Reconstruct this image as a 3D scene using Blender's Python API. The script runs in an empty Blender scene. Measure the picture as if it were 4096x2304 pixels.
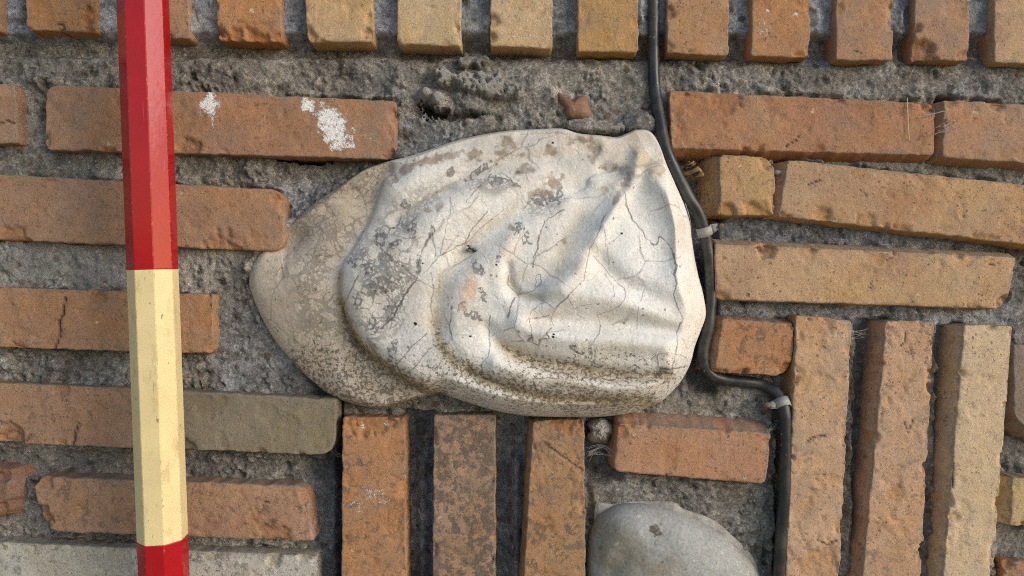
import bpy, math, random
import numpy as np
from mathutils import Vector

# ------------------------------------------------------------------ camera, sky, sun, exposure
sc = bpy.context.scene
COL = sc.collection
PPM = 5000.0            # photograph pixels per metre on the plane of the brick faces
DIST = 0.60             # lens to brick faces
UP = 1.35               # height of the picture centre above the ground

cam_d = bpy.data.cameras.new('camera')
cam = bpy.data.objects.new('camera', cam_d); COL.objects.link(cam)
cam.location = (0, -DIST, 0); cam.rotation_euler = (math.radians(90), 0, 0)
cam_d.sensor_width = 36.0; cam_d.lens = 36.0 * DIST * PPM / 4096.0
cam_d.clip_start = 0.02; cam_d.clip_end = 800
sc.camera = cam

SUN_ELEV, SUN_AZ = 17.0, 57.0      # azimuth measured from straight out of the wall towards the right
world = bpy.data.worlds.new('World'); sc.world = world; world.use_nodes = True
wn = world.node_tree.nodes; wl = world.node_tree.links
for n in list(wn): wn.remove(n)
sky = wn.new('ShaderNodeTexSky'); sky.sky_type = 'NISHITA'; sky.sun_disc = False
sky.sun_elevation = math.radians(SUN_ELEV)
bg = wn.new('ShaderNodeBackground'); bg.inputs['Strength'].default_value = 0.15
wo = wn.new('ShaderNodeOutputWorld')
wl.new(sky.outputs[0], bg.inputs[0]); wl.new(bg.outputs[0], wo.inputs[0])
sd = Vector((math.sin(math.radians(SUN_AZ)) * math.cos(math.radians(SUN_ELEV)),
             -math.cos(math.radians(SUN_AZ)) * math.cos(math.radians(SUN_ELEV)),
             math.sin(math.radians(SUN_ELEV))))
sky.sun_rotation = math.atan2(sd.x, sd.y)      # Nishita measures clockwise from +Y
sun_d = bpy.data.lights.new('sun', 'SUN'); sun_d.energy = 1.25; sun_d.angle = math.radians(36)
sun_d.color = (1.0, 0.96, 0.90)
sun = bpy.data.objects.new('sun', sun_d); COL.objects.link(sun)
sun.rotation_euler = (-sd).to_track_quat('-Z', 'Y').to_euler()
sun.location = sd * 6
vs = sc.view_settings
vs.view_transform = 'Standard'; vs.look = 'None'; vs.exposure = 0.52; vs.gamma = 1.0
vs.use_curve_mapping = False
sc.cycles.use_denoising = False
sc.cycles.pixel_filter_type = 'BLACKMAN_HARRIS'; sc.cycles.filter_width = 1.1

# ------------------------------------------------------------------ numeric helpers
K = 4096.0 / 2576.0     # layout below is measured on a 2576 px wide view of the photograph

def W(x, y, h):
    """layout point (x right, y down) standing h metres proud of the brick faces -> world xyz"""
    f = (DIST - np.asarray(h, float)) / DIST / PPM
    x = np.asarray(x, float) * K; y = np.asarray(y, float) * K; h = np.asarray(h, float)
    return np.stack(np.broadcast_arrays((x - 2048.0) * f, -h, (1152.0 - y) * f), -1)

def _h(ix, iy, seed):
    a = (ix.astype(np.int64) * 374761393 + iy.astype(np.int64) * 668265263 + seed * 974711) & 0xFFFFFFFF
    a = ((a ^ (a >> 13)) * 1274126177) & 0xFFFFFFFF
    a = ((a ^ (a >> 16)) * 2246822519) & 0xFFFFFFFF
    return ((a ^ (a >> 15)) & 0xFFFFFF) / float(0x1000000)

def perlin(x, y, seed=0):
    x = np.asarray(x, float); y = np.asarray(y, float)
    x, y = np.broadcast_arrays(x, y)
    ix = np.floor(x); iy = np.floor(y); fx = x - ix; fy = y - iy
    u = fx**3 * (fx * (fx * 6 - 15) + 10); v = fy**3 * (fy * (fy * 6 - 15) + 10)
    def g(dx, dy):
        a = _h(ix + dx, iy + dy, seed) * 2 * math.pi
        return np.cos(a) * (fx - dx) + np.sin(a) * (fy - dy)
    a = g(0, 0) * (1 - u) + g(1, 0) * u
    b = g(0, 1) * (1 - u) + g(1, 1) * u
    return (a * (1 - v) + b * v) * 1.5

def fbm(x, y, seed=0, oct=4, gain=0.5, ridged=False):
    t = 0; amp = 1.0; tot = 0
    for o in range(oct):
        n = perlin(x * 2**o, y * 2**o, seed + o * 17)
        if ridged: n = 1 - 2 * np.abs(n)
        t = t + amp * n; tot += amp; amp *= gain
    return t / tot

def worley(x, y, seed=0):
    ix = np.floor(x); iy = np.floor(y)
    best = np.full(np.shape(x), 9.0); rid = np.zeros(np.shape(x))
    for dx in (-1, 0, 1):
        for dy in (-1, 0, 1):
            cx = ix + dx; cy = iy + dy
            px = cx + _h(cx, cy, seed); py = cy + _h(cx, cy, seed + 7)
            d = np.hypot(px - x, py - y)
            m = d < best
            best = np.where(m, d, best); rid = np.where(m, _h(cx, cy, seed + 13), rid)
    return best, rid

def sstep(a, b, x):
    t = np.clip((x - a) / (b - a), 0, 1)
    return t * t * (3 - 2 * t)

def seg_dist(px, py, pts, pad=1e9):
    """distance to an open polyline; far points keep a big number"""
    out = np.full(px.shape, 1e6)
    pts = np.asarray(pts, float)
    for (x0, y0), (x1, y1) in zip(pts[:-1], pts[1:]):
        m = (px > min(x0, x1) - pad) & (px < max(x0, x1) + pad) & (py > min(y0, y1) - pad) & (py < max(y0, y1) + pad)
        if not m.any(): continue
        ax = px[m] - x0; ay = py[m] - y0; dx = x1 - x0; dy = y1 - y0
        t = np.clip((ax * dx + ay * dy) / (dx * dx + dy * dy + 1e-9), 0, 1)
        out[m] = np.minimum(out[m], np.hypot(ax - t * dx, ay - t * dy))
    return out

def inside(px, py, poly):
    poly = np.asarray(poly, float); r = np.zeros(px.shape, bool)
    for (x0, y0), (x1, y1) in zip(poly, np.roll(poly, -1, 0)):
        if y0 == y1: continue
        c = ((y0 > py) != (y1 > py)) & (px < (x1 - x0) * (py - y0) / (y1 - y0) + x0)
        r ^= c
    return r

def sdist(px, py, poly):
    d = seg_dist(px, py, list(poly) + [poly[0]])
    return np.where(inside(px, py, poly), d, -d)

def catmull(pts, n=10, closed=False):
    P = np.asarray(pts, float); out = []
    N = len(P)
    rng = range(N) if closed else range(N - 1)
    for i in rng:
        if closed: p0, p1, p2, p3 = P[(i - 1) % N], P[i], P[(i + 1) % N], P[(i + 2) % N]
        else: p0, p1, p2, p3 = P[max(i - 1, 0)], P[i], P[i + 1], P[min(i + 2, N - 1)]
        for k in range(n):
            t = k / n
            out.append(0.5 * (2 * p1 + (p2 - p0) * t + (2 * p0 - 5 * p1 + 4 * p2 - p3) * t * t + (3 * p1 - p0 - 3 * p2 + p3) * t**3))
    if not closed: out.append(P[-1])
    return np.array(out)

def blob(x, y, cx, cy, rx, ry, rot=0, seed=0, rough=0.5, freq=0.03, soft=0.25):
    a = math.radians(rot); c, s = math.cos(a), math.sin(a)
    X = (x - cx) * c + (y - cy) * s; Y = -(x - cx) * s + (y - cy) * c
    q = np.hypot(X / rx, Y / ry)
    m = q < 2.2
    out = np.zeros(x.shape)
    if m.any():
        qq = q[m] + rough * fbm(x[m] * freq, y[m] * freq, seed, 3)
        out[m] = sstep(1 + soft, 1 - soft, qq)
    return out

# ------------------------------------------------------------------ object helpers
def mesh_obj(name, co, faces, mat, parent=None, attrs=None, smooth=True, origin=None, mats=None):
    co = np.asarray(co, float).reshape(-1, 3)
    if origin is None: origin = co.mean(0)
    origin = np.asarray(origin, float)
    me = bpy.data.meshes.new(name)
    if isinstance(faces, np.ndarray):
        f = faces.astype(np.int32); nf, k = f.shape
        me.vertices.add(len(co)); me.vertices.foreach_set('co', (co - origin).astype(np.float32).ravel())
        me.loops.add(nf * k); me.loops.foreach_set('vertex_index', f.ravel())
        me.polygons.add(nf); me.polygons.foreach_set('loop_start', np.arange(0, nf * k, k, dtype=np.int32))
        me.update(calc_edges=True)
    else:
        me.from_pydata((co - origin).tolist(), [], faces)
    me.validate()
    if smooth: me.polygons.foreach_set('use_smooth', np.ones(len(me.polygons), bool))
    for k_, v in (attrs or {}).items():
        a = me.attributes.new(k_, 'FLOAT', 'POINT'); a.data.foreach_set('value', np.asarray(v, np.float32).ravel())
    me.materials.append(mat)
    o = bpy.data.objects.new(name, me); COL.objects.link(o)
    if parent is not None:
        p = parent; off = Vector((0, 0, 0))
        while p is not None: off += p.location; p = p.parent
        o.parent = parent; o.location = Vector(origin) - off
    else: o.location = origin
    return o

def empty(name, loc, label, cat, group=None):
    o = bpy.data.objects.new(name, None); COL.objects.link(o); o.location = loc
    o.empty_display_size = 0.02
    o['label'] = label; o['category'] = cat
    if group: o['group'] = group
    return o

def tag(o, label, cat=None, group=None):
    o['label'] = label
    if cat: o['category'] = cat
    if group: o['group'] = group
    return o

def grid_faces(nr, nc, wrap=False):
    i = np.arange(nr - 1)[:, None]; j = np.arange(nc if wrap else nc - 1)[None, :]
    j2 = (j + 1) % nc
    a = i * nc + j; b = i * nc + j2; c = (i + 1) * nc + j2; d = (i + 1) * nc + j
    return np.stack([a, b, c, d], -1).reshape(-1, 4)

def tube(pts, rad, nseg=14, cap=True):
    """swept tube along world points -> verts, faces"""
    P = np.asarray(pts, float); n = len(P); rad = np.broadcast_to(np.asarray(rad, float), (n,))
    T = np.gradient(P, axis=0); T /= np.linalg.norm(T, axis=1)[:, None] + 1e-12
    ref = np.array([0.1, 1.0, 0.05]); ref /= np.linalg.norm(ref)
    V = []; last = None
    for k in range(n):
        a = last if last is not None else ref
        a = a - T[k] * a.dot(T[k])
        if np.linalg.norm(a) < 1e-6: a = np.array([1.0, 0, 0]) - T[k] * T[k][0]
        a /= np.linalg.norm(a); last = a
        b = np.cross(T[k], a)
        ang = np.arange(nseg) / nseg * 2 * math.pi
        V.append(P[k] + rad[k] * (np.cos(ang)[:, None] * a + np.sin(ang)[:, None] * b))
    V = np.concatenate(V); F = grid_faces(n, nseg, True).tolist()
    if cap:
        F.append(list(range(nseg))[::-1]); F.append([(n - 1) * nseg + i for i in range(nseg)])
    return V, F

def join(parts):
    V = []; F = []; o = 0
    for v, f in parts:
        v = np.asarray(v, float); V.append(v); F += [[i + o for i in q] for q in f]; o += len(v)
    return np.concatenate(V), F

def ellipsoid(c, r, nu=16, nv=10, M=None):
    u = np.arange(nu) / nu * 2 * math.pi; v = np.linspace(0.02, math.pi - 0.02, nv)
    X = np.sin(v)[:, None] * np.cos(u)[None]; Y = np.sin(v)[:, None] * np.sin(u)[None]; Z = np.cos(v)[:, None] * np.ones(nu)
    P = np.stack([X * r[0], Y * r[1], Z * r[2]], -1).reshape(-1, 3)
    if M is not None: P = P @ np.asarray(M).T
    F = grid_faces(nv, nu, True).tolist(); F.append(list(range(nu))[::-1]); F.append([(nv - 1) * nu + i for i in range(nu)])
    return P + np.asarray(c), F

# ------------------------------------------------------------------ materials
class NT:
    def __init__(s, name):
        s.m = bpy.data.materials.new(name); s.m.use_nodes = True
        s.t = s.m.node_tree
        for n in list(s.t.nodes): s.t.nodes.remove(n)
        s.out = s.t.nodes.new('ShaderNodeOutputMaterial'); s.b = s.t.nodes.new('ShaderNodeBsdfPrincipled')
        s.t.links.new(s.b.outputs[0], s.out.inputs[0])
        s.vec = None
    def set(s, sock, v):
        if v is None: return
        if isinstance(v, bpy.types.NodeSocket): s.t.links.new(v, sock)
        else:
            if isinstance(v, (tuple, list)) and len(v) == 3 and sock.type == 'RGBA': v = (*v, 1)
            sock.default_value = v
    def coords(s, off=(0, 0, 0), scale=(1, 1, 1), rot=(0, 0, 0)):
        tc = s.t.nodes.new('ShaderNodeTexCoord'); mp = s.t.nodes.new('ShaderNodeMapping')
        s.t.links.new(tc.outputs['Object'], mp.inputs[0])
        mp.inputs['Location'].default_value = off; mp.inputs['Scale'].default_value = scale; mp.inputs['Rotation'].default_value = rot
        return mp.outputs[0]
    def noise(s, scale, detail=4, rough=0.55, vec=None, dist=0.0, color=False):
        n = s.t.nodes.new('ShaderNodeTexNoise'); s.set(n.inputs['Vector'], vec or s.vec)
        n.inputs['Scale'].default_value = scale; n.inputs['Detail'].default_value = detail
        n.inputs['Roughness'].default_value = rough; n.inputs['Distortion'].default_value = dist
        return n.outputs['Color' if color else 'Fac']
    def voro(s, scale, vec=None, feature='F1', rnd=1.0):
        n = s.t.nodes.new('ShaderNodeTexVoronoi'); n.feature = feature
        s.set(n.inputs['Vector'], vec or s.vec); n.inputs['Scale'].default_value = scale
        n.inputs['Randomness'].default_value = rnd
        return n.outputs
    def warp(s, amount, scale, vec=None, detail=3):
        c = s.noise(scale, detail, 0.6, vec, color=True)
        a = s.t.nodes.new('ShaderNodeVectorMath'); a.operation = 'SUBTRACT'; s.set(a.inputs[0], c); a.inputs[1].default_value = (.5, .5, .5)
        b = s.t.nodes.new('ShaderNodeVectorMath'); b.operation = 'MULTIPLY_ADD'
        s.set(b.inputs[0], a.outputs[0]); b.inputs[1].default_value = (amount,) * 3; s.set(b.inputs[2], vec or s.vec)
        return b.outputs[0]
    def mr(s, v, a, b, c=0.0, d=1.0, smooth=False):
        n = s.t.nodes.new('ShaderNodeMapRange'); n.clamp = True
        if smooth: n.interpolation_type = 'SMOOTHSTEP'
        for i, q in enumerate((v, a, b, c, d)): s.set(n.inputs[i], q)
        return n.outputs[0]
    def math(s, op, a, b=None, clamp=False):
        n = s.t.nodes.new('ShaderNodeMath'); n.operation = op; n.use_clamp = clamp
        s.set(n.inputs[0], a); s.set(n.inputs[1], b)
        return n.outputs[0]
    def mul(s, a, b): return s.math('MULTIPLY', a, b)
    def mix(s, f, a, b, mode='MIX'):
        n = s.t.nodes.new('ShaderNodeMix'); n.data_type = 'RGBA'; n.blend_type = mode
        s.set(n.inputs[0], f); s.set(n.inputs[6], a); s.set(n.inputs[7], b)
        return n.outputs[2]
    def attr(s, name):
        n = s.t.nodes.new('ShaderNodeAttribute'); n.attribute_name = name
        return n.outputs['Fac']
    def upness(s):
        g = s.t.nodes.new('ShaderNodeNewGeometry'); x = s.t.nodes.new('ShaderNodeSeparateXYZ')
        s.t.links.new(g.outputs['Normal'], x.inputs[0]); return x.outputs[2]
    def bump(s, h, strength, dist=0.001, normal=None):
        n = s.t.nodes.new('ShaderNodeBump'); s.set(n.inputs['Height'], h)
        n.inputs['Strength'].default_value = strength; n.inputs['Distance'].default_value = dist
        if normal is not None: s.t.links.new(normal, n.inputs['Normal'])
        return n.outputs[0]
    def done(s, color, rough=0.85, normal=None, spec=0.3):
        s.set(s.b.inputs['Base Color'], color); s.set(s.b.inputs['Roughness'], rough)
        s.b.inputs['Specular IOR Level'].default_value = spec
        if normal is not None: s.t.links.new(normal, s.b.inputs['Normal'])
        return s.m

RND = random.Random(11)

def brick_mat(c1, c2, c3=None, grime=0.25, specks=1.0, dust=0.6, rough=0.85, smear=0.5, streak=0.0, patch=14.0):
    s = NT('fired_clay'); specks = specks * RND.uniform(0.4, 1.2); gr = RND.uniform(0.15, 0.55); fl = RND.uniform(0.3, 0.75)
    off = (RND.uniform(-9, 9), RND.uniform(-9, 9), RND.uniform(-9, 9))
    s.vec = s.coords(off)
    c3 = c3 or tuple(0.5 * (a + b) + 0.04 for a, b in zip(c1, c2))
    def soft(c):
        m = sum(c) / 3
        return tuple(min(0.6, 0.96 * (0.95 * a + 0.05 * m)) for a in c)
    c1, c2, c3 = soft(c1), soft(c2), soft(c3)
    n1 = s.mr(s.noise(patch, 3, 0.55, dist=0.6), 0.40, 0.62)
    n2 = s.mr(s.noise(38, 5, 0.65), 0.48, 0.66)
    n3 = s.mr(s.noise(9, 3, 0.5, s.coords((off[1], off[0], 3))), 0.50, 0.66)
    col = s.mix(n1, c1, c2)
    col = s.mix(s.mul(n3, 0.75), col, c3)
    och = tuple(min(0.6, a * b) for a, b in zip(c1, (1.05, 0.98, 0.80)))
    col = s.mix(s.mul(s.mr(s.noise(17, 6, 0.62, s.coords((off[1], off[2], off[0]))), 0.46, 0.60), 0.75), col, och)
    pale = tuple(min(1, 1.12 * a + 0.035) for a in c1)
    col = s.mix(s.mul(n2, 0.38), col, pale)
    # sandy grain of the clay
    g = s.noise(620, 3, 0.75)
    gv = s.mr(g, 0.30, 0.70, 1 - 0.18 * gr, 1 + 0.16 * gr)
    col = s.mix(1.0, col, gv, 'MULTIPLY')
    g2 = s.mr(s.noise(110, 6, 0.70), 0.32, 0.7, 0.86, 1.11)
    col = s.mix(1.0, col, g2, 'MULTIPLY')
    # dark grog and burnt inclusions
    wv = s.warp(0.007, 240)
    vo = s.voro(170, wv); sep = s.t.nodes.new('ShaderNodeSeparateColor'); s.t.links.new(vo['Color'], sep.inputs[0])
    rad = s.mr(sep.outputs[0], 0.80, 1.0, 0.0, 0.38)
    spot = s.mul(s.mr(s.math('SUBTRACT', rad, vo['Distance']), 0.0, 0.12), 0.7 * min(1, specks))
    vo2 = s.voro(400, s.warp(0.0035, 420)); sep2 = s.t.nodes.new('ShaderNodeSeparateColor'); s.t.links.new(vo2['Color'], sep2.inputs[0])
    rad2 = s.mr(sep2.outputs[0], 0.72, 1.0, 0.0, 0.50)
    spot2 = s.mul(s.mr(s.math('SUBTRACT', rad2, vo2['Distance']), 0.0, 0.10), 0.75 * min(1, specks))
    szn = s.mr(s.noise(28, 4, 0.6, s.coords((off[0], off[2], off[1]))), 0.40, 0.60, 0.15, 1.0)
    spot = s.mul(spot, szn); spot2 = s.mul(spot2, szn)
    col = s.mix(spot, col, s.mix(sep.outputs[1], (0.055, 0.035, 0.03), (0.16, 0.07, 0.045)))
    col = s.mix(spot2, col, (0.05, 0.04, 0.035))
    tk = s.mr(s.math('ABSOLUTE', s.math('SUBTRACT', s.noise(290, 1.5, 0.5, s.warp(0.003, 500)), 0.5)), 0.006, 0.022, 1.0, 0.0)
    tk = s.mul(tk, s.mr(s.noise(120, 5, 0.7, s.coords((off[1], off[2], off[0]))), 0.50, 0.60))
    col = s.mix(s.mul(tk, 0.62), col, (0.085, 0.062, 0.05))
    # rare pale lime inclusions
    vl = s.voro(95, wv); sl = s.t.nodes.new('ShaderNodeSeparateColor'); s.t.links.new(vl['Color'], sl.inputs[0])
    rl = s.mr(sl.outputs[0], 0.90, 1.0, 0.0, 0.20)
    col = s.mix(s.mul(s.mr(s.math('SUBTRACT', rl, vl['Distance']), 0.0, 0.06), 0.8), col, (0.52, 0.46, 0.36))
    # black crust mottling
    gm = s.noise(150, 6, 0.70, s.warp(0.005, 150))
    zone = s.mr(s.noise(22, 3, 0.5, s.coords((off[2], off[0], off[1]))), 0.32, 0.68)
    th = s.math('SUBTRACT', 0.70 - 0.22 * grime, s.mul(zone, 0.05 + 0.10 * grime))
    gmask = s.mr(s.math('SUBTRACT', gm, th), 0.0, 0.06)
    col = s.mix(s.mul(gmask, 0.40 + 0.40 * min(1, grime)), col, (0.085, 0.07, 0.06))
    if streak:
        st = s.noise(60, 4, 0.6, s.coords(off, (1.0, 1, 0.12) if streak < 0 else (0.12, 1, 1.0)))
        col = s.mix(s.mul(s.mr(st, 0.5, 0.72), abs(streak)), col, tuple(a * 0.62 for a in c2))
    fm = s.mr(s.noise(31, 7, 0.72, s.coords((off[2], off[1], off[0]))), 0.44, 0.66)
    gry = sum(c1) / 3
    col = s.mix(s.mul(fm, fl), col, tuple(0.80 * (0.62 * a + 0.38 * gry) for a in c1))
    # lime mortar smeared over the arrises
    ed = s.attr('edge')
    em = s.math('SUBTRACT', s.noise(130, 5, 0.7), s.mr(ed, 0.0, 0.006, 0.38, 0.78))
    col = s.mix(s.mul(s.mr(em, 0.0, 0.06), smear), col, (0.21, 0.175, 0.14))
    # dust lying on upward faces, chips show raw orange clay
    dm = s.mul(s.mr(s.upness(), 0.35, 0.75), s.mr(s.noise(160, 4, 0.65), 0.25, 0.55, 0.45, 1.0))
    col = s.mix(s.mul(dm, dust), col, (0.135, 0.115, 0.10))
    um = s.mul(s.mr(s.upness(), -0.45, -0.8), s.mr(s.noise(90, 4, 0.6), 0.3, 0.6, 0.35, 0.8))
    col = s.mix(um, col, tuple(a * b for a, b in zip(c1, (1.12, 0.98, 0.62))))
    ck = s.attr('crack')
    col = s.mix(s.mul(ck, 0.9), col, (0.03, 0.022, 0.018))
    ch = s.attr('chip')
    col = s.mix(s.mul(ch, 0.55), col, tuple(a * b for a, b in zip(c1, (0.82, 0.68, 0.5))))
    sa = s.math('ADD', s.attr('salt'), s.mul(s.math('SUBTRACT', s.noise(480, 4, 0.8, s.warp(0.004, 300)), 0.5), 2.7))
    sm = s.mr(sa, 0.52, 0.88)
    sm = s.mul(sm, s.mr(s.attr('salt'), 0.05, 0.2))
    col = s.mix(s.mul(sm, 0.92), col, (0.80, 0.80, 0.80))
    hgt = s.math('ADD', s.mul(s.noise(340, 6, 0.72), 1.0), s.mul(spot, -0.55))
    hgt = s.math('ADD', hgt, s.mul(s.math('ADD', spot2, tk), -0.4))
    hgt = s.math('ADD', hgt, s.mul(sm, 0.6))
    nb = s.bump(hgt, 0.6, 0.0015)
    return s.done(col, s.mr(g2, 0.8, 1.15, rough - 0.1, rough + 0.08), nb, 0.28)

def mortar_mat():
    s = NT('lime_mortar'); s.vec = s.coords()
    blue = s.attr('blue'); soot_shade = s.attr('soot_shade')
    warm = s.mix(s.mr(s.noise(18, 4, 0.6), 0.38, 0.62), (0.225, 0.196, 0.162), (0.345, 0.312, 0.268))
    cool = s.mix(s.mr(s.noise(30, 4, 0.6), 0.38, 0.62), (0.25, 0.265, 0.30), (0.41, 0.43, 0.475))
    col = s.mix(blue, warm, cool)
    col = s.mix(1.0, col, s.mr(s.noise(13, 5, 0.6, s.coords((3, 3, 3))), 0.36, 0.64, 0.74, 1.2), 'MULTIPLY')
    wv = s.warp(0.005, 190)
    vo = s.voro(210, wv); se = s.t.nodes.new('ShaderNodeSeparateColor'); s.t.links.new(vo['Color'], se.inputs[0])
    sand = s.mr(se.outputs[0], 0.0, 1.0, 0.72, 1.28)
    col = s.mix(1.0, col, sand, 'MULTIPLY')
    col = s.mix(1.0, col, s.mr(s.noise(520, 4, 0.75), 0.3, 0.7, 0.50, 1.45), 'MULTIPLY')
    col = s.mix(1.0, col, s.mr(s.noise(170, 7, 0.8), 0.30, 0.66, 0.55, 1.25), 'MULTIPLY')
    # pozzolana grains: black, red-brown, some pale
    v2 = s.voro(130, wv); s2 = s.t.nodes.new('ShaderNodeSeparateColor'); s.t.links.new(v2['Color'], s2.inputs[0])
    rad = s.mr(s2.outputs[0], 0.62, 1.0, 0.0, 0.48)
    grain = s.mr(s.math('SUBTRACT', rad, v2['Distance']), 0.0, 0.09)
    col = s.mix(s.mul(grain, 0.75), col, s.mix(s2.outputs[1], (0.05, 0.045, 0.05), (0.17, 0.095, 0.07)))
    v3 = s.voro(330, wv); s3 = s.t.nodes.new('ShaderNodeSeparateColor'); s.t.links.new(v3['Color'], s3.inputs[0])
    r3 = s.mr(s3.outputs[0], 0.82, 1.0, 0.0, 0.42)
    col = s.mix(s.mul(s.mr(s.math('SUBTRACT', r3, v3['Distance']), 0.0, 0.1), 0.65), col, (0.55, 0.53, 0.50))
    col = s.mix(s.mul(s.mr(s.noise(75, 6, 0.7), 0.53, 0.68), 0.68), col, (0.085, 0.075, 0.06))
    col = s.mix(s.mul(s.attr('pale'), 0.6), col, (0.46, 0.44, 0.41))
    col = s.mix(s.mul(soot_shade, s.mr(s.noise(60, 5, 0.7), 0.25, 0.6, 0.55, 0.92)), col, (0.055, 0.055, 0.062))  # soot plus recess shade painted into the mortar colour
    h = s.math('ADD', s.noise(420, 7, 0.82), s.mul(grain, 0.2))
    h = s.math('ADD', h, s.mul(se.outputs[0], 0.3))
    nb = s.bump(h, 0.9, 0.0026)
    return s.done(col, 0.92, nb, 0.2)

def marble_mat():
    s = NT('brecciated_marble'); s.vec = s.coords()
    tan = s.attr('tan'); bre = s.attr('breccia'); vein = s.attr('vein'); dirt = s.attr('dirt')
    cl = s.mr(s.noise(16, 4, 0.55, dist=0.5), 0.36, 0.64)
    col = s.mix(cl, (0.71, 0.67, 0.605), (0.77, 0.752, 0.72))
    col = s.mix(s.mul(s.mr(s.noise(27, 4, 0.6, s.coords((3, 1, 7))), 0.52, 0.66), 0.55), col, (0.68, 0.58, 0.475))
    col = s.mix(s.mul(s.mr(s.noise(12, 4, 0.6, s.coords((5, 2, 1))), 0.5, 0.66), 0.55), col, (0.60, 0.60, 0.59))
    # clasts of the breccia: angular cells, each a slightly different cream, set in grey matrix
    wv = s.warp(0.010, 70); wv = s.warp(0.003, 300, wv)
    vc = s.voro(85, wv); sv = s.t.nodes.new('ShaderNodeSeparateColor'); s.t.links.new(vc['Color'], sv.inputs[0])
    ve = s.voro(85, wv, 'DISTANCE_TO_EDGE')
    clast = s.mix(sv.outputs[0], (0.74, 0.70, 0.63), (0.60, 0.53, 0.44))
    col = s.mix(s.mul(bre, 0.65), col, clast)
    width = s.mr(s.noise(34, 3, 0.5, s.coords((1, 8, 2))), 0.40, 0.66, 0.0, 0.14)
    mat1 = s.math('LESS_THAN', ve['Distance'], width)
    ve2 = s.voro(210, wv, 'DISTANCE_TO_EDGE')
    w2 = s.mr(s.noise(45, 3, 0.5, s.coords((4, 4, 9))), 0.46, 0.66, -0.03, 0.24)
    mat2 = s.math('LESS_THAN', ve2['Distance'], w2)
    matrix = s.mul(s.math('MAXIMUM', mat1, mat2), s.mr(bre, 0.15, 0.9))
    grey = s.mix(s.mr(s.noise(480, 3, 0.7), 0.35, 0.65), (0.13, 0.13, 0.135), (0.30, 0.29, 0.28))
    col = s.mix(s.mul(matrix, 0.72), col, grey)
    # grey matrix patches placed by hand, pink and brown stains
    gp = s.mr(s.math('ADD', s.attr('grey'), s.mul(s.math('SUBTRACT', s.noise(210, 4, 0.7), 0.5), 0.9)), 0.42, 0.58)
    gp = s.mul(gp, s.math('SUBTRACT', 1.0, s.mul(s.math('GREATER_THAN', ve2['Distance'], 0.16), 0.75)))
    col = s.mix(s.mul(gp, 0.85), col, grey)
    bs = s.mr(s.math('ADD', s.attr('brown'), s.mul(s.math('SUBTRACT', s.noise(150, 5, 0.7), 0.5), 0.8)), 0.22, 0.95, smooth=True)
    brown = s.mix(s.mr(s.noise(120, 5, 0.7), 0.35, 0.65), (0.20, 0.14, 0.10), (0.42, 0.33, 0.26))
    col = s.mix(s.mul(bs, s.mr(s.noise(70, 4, .6), .3, .6, .45, .85)), col, brown)
    pk = s.mul(s.attr('pink'), 0.7)
    col = s.mix(pk, col, (0.62, 0.42, 0.29))
    # hairline veins everywhere, thicker ones placed by hand
    wv3 = s.warp(0.02, 22)
    e3 = s.voro(17, wv3, 'DISTANCE_TO_EDGE')
    hair = s.mul(s.mr(e3['Distance'], 0.004, 0.014, 1.0, 0.0), s.mr(s.noise(30, 3, 0.5, s.coords((2, 2, 2))), 0.42, 0.6))
    col = s.mix(s.mul(hair, 0.5), col, (0.20, 0.175, 0.16))
    vn = s.mul(vein, s.mr(s.noise(260, 3, 0.7), 0.25, 0.5, 0.35, 1.0))
    col = s.mix(s.mul(vn, 0.85), col, (0.13, 0.105, 0.10))
    # dust-brown weathering; ochre dirt with fold shade put into the crease colour
    tm = s.mul(tan, s.mr(s.noise(55, 5, 0.65), 0.25, 0.7, 0.65, 1.0))
    col = s.mix(1.0, col, s.mix(tm, (1, 1, 1), (0.66, 0.58, 0.485)), 'MULTIPLY')
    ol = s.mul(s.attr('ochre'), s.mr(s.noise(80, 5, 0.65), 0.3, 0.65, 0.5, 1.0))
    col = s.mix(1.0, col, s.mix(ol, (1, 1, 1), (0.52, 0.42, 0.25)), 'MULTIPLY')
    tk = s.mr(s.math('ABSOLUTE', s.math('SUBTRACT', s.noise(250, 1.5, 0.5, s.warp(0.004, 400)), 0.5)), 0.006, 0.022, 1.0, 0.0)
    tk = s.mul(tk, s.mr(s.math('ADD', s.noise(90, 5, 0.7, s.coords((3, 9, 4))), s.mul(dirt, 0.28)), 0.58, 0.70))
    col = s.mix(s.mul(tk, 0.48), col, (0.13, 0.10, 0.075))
    # black lichen flecks
    dn = s.noise(330, 6, 0.72, s.warp(0.006, 120))
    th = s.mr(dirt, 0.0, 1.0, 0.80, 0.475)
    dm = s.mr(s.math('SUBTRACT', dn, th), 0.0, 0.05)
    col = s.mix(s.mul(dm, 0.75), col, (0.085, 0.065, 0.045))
    v2 = s.voro(240, s.warp(0.004, 250)); s2 = s.t.nodes.new('ShaderNodeSeparateColor'); s.t.links.new(v2['Color'], s2.inputs[0])
    rr = s.mr(s2.outputs[0], 0.86, 1.0, 0.0, 0.36)
    col = s.mix(s.mul(s.mr(s.math('SUBTRACT', rr, v2['Distance']), 0.0, 0.08), 0.7), col, (0.12, 0.09, 0.065))
    col = s.mix(1.0, col, s.mr(s.noise(560, 3, 0.7), 0.3, 0.7, 0.88, 1.08), 'MULTIPLY')
    col = s.mix(1.0, col, s.mr(s.noise(130, 6, 0.75, s.coords((6, 6, 6))), 0.32, 0.66, 0.90, 1.05), 'MULTIPLY')
    col = s.mix(s.attr('black'), col, (0.02, 0.017, 0.015))
    h = s.math('SUBTRACT', s.noise(260, 5, 0.65), s.mul(dm, 0.4))
    h = s.math('SUBTRACT', h, s.mul(vn, 0.6)); h = s.math('SUBTRACT', h, s.mul(matrix, 0.25))
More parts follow.
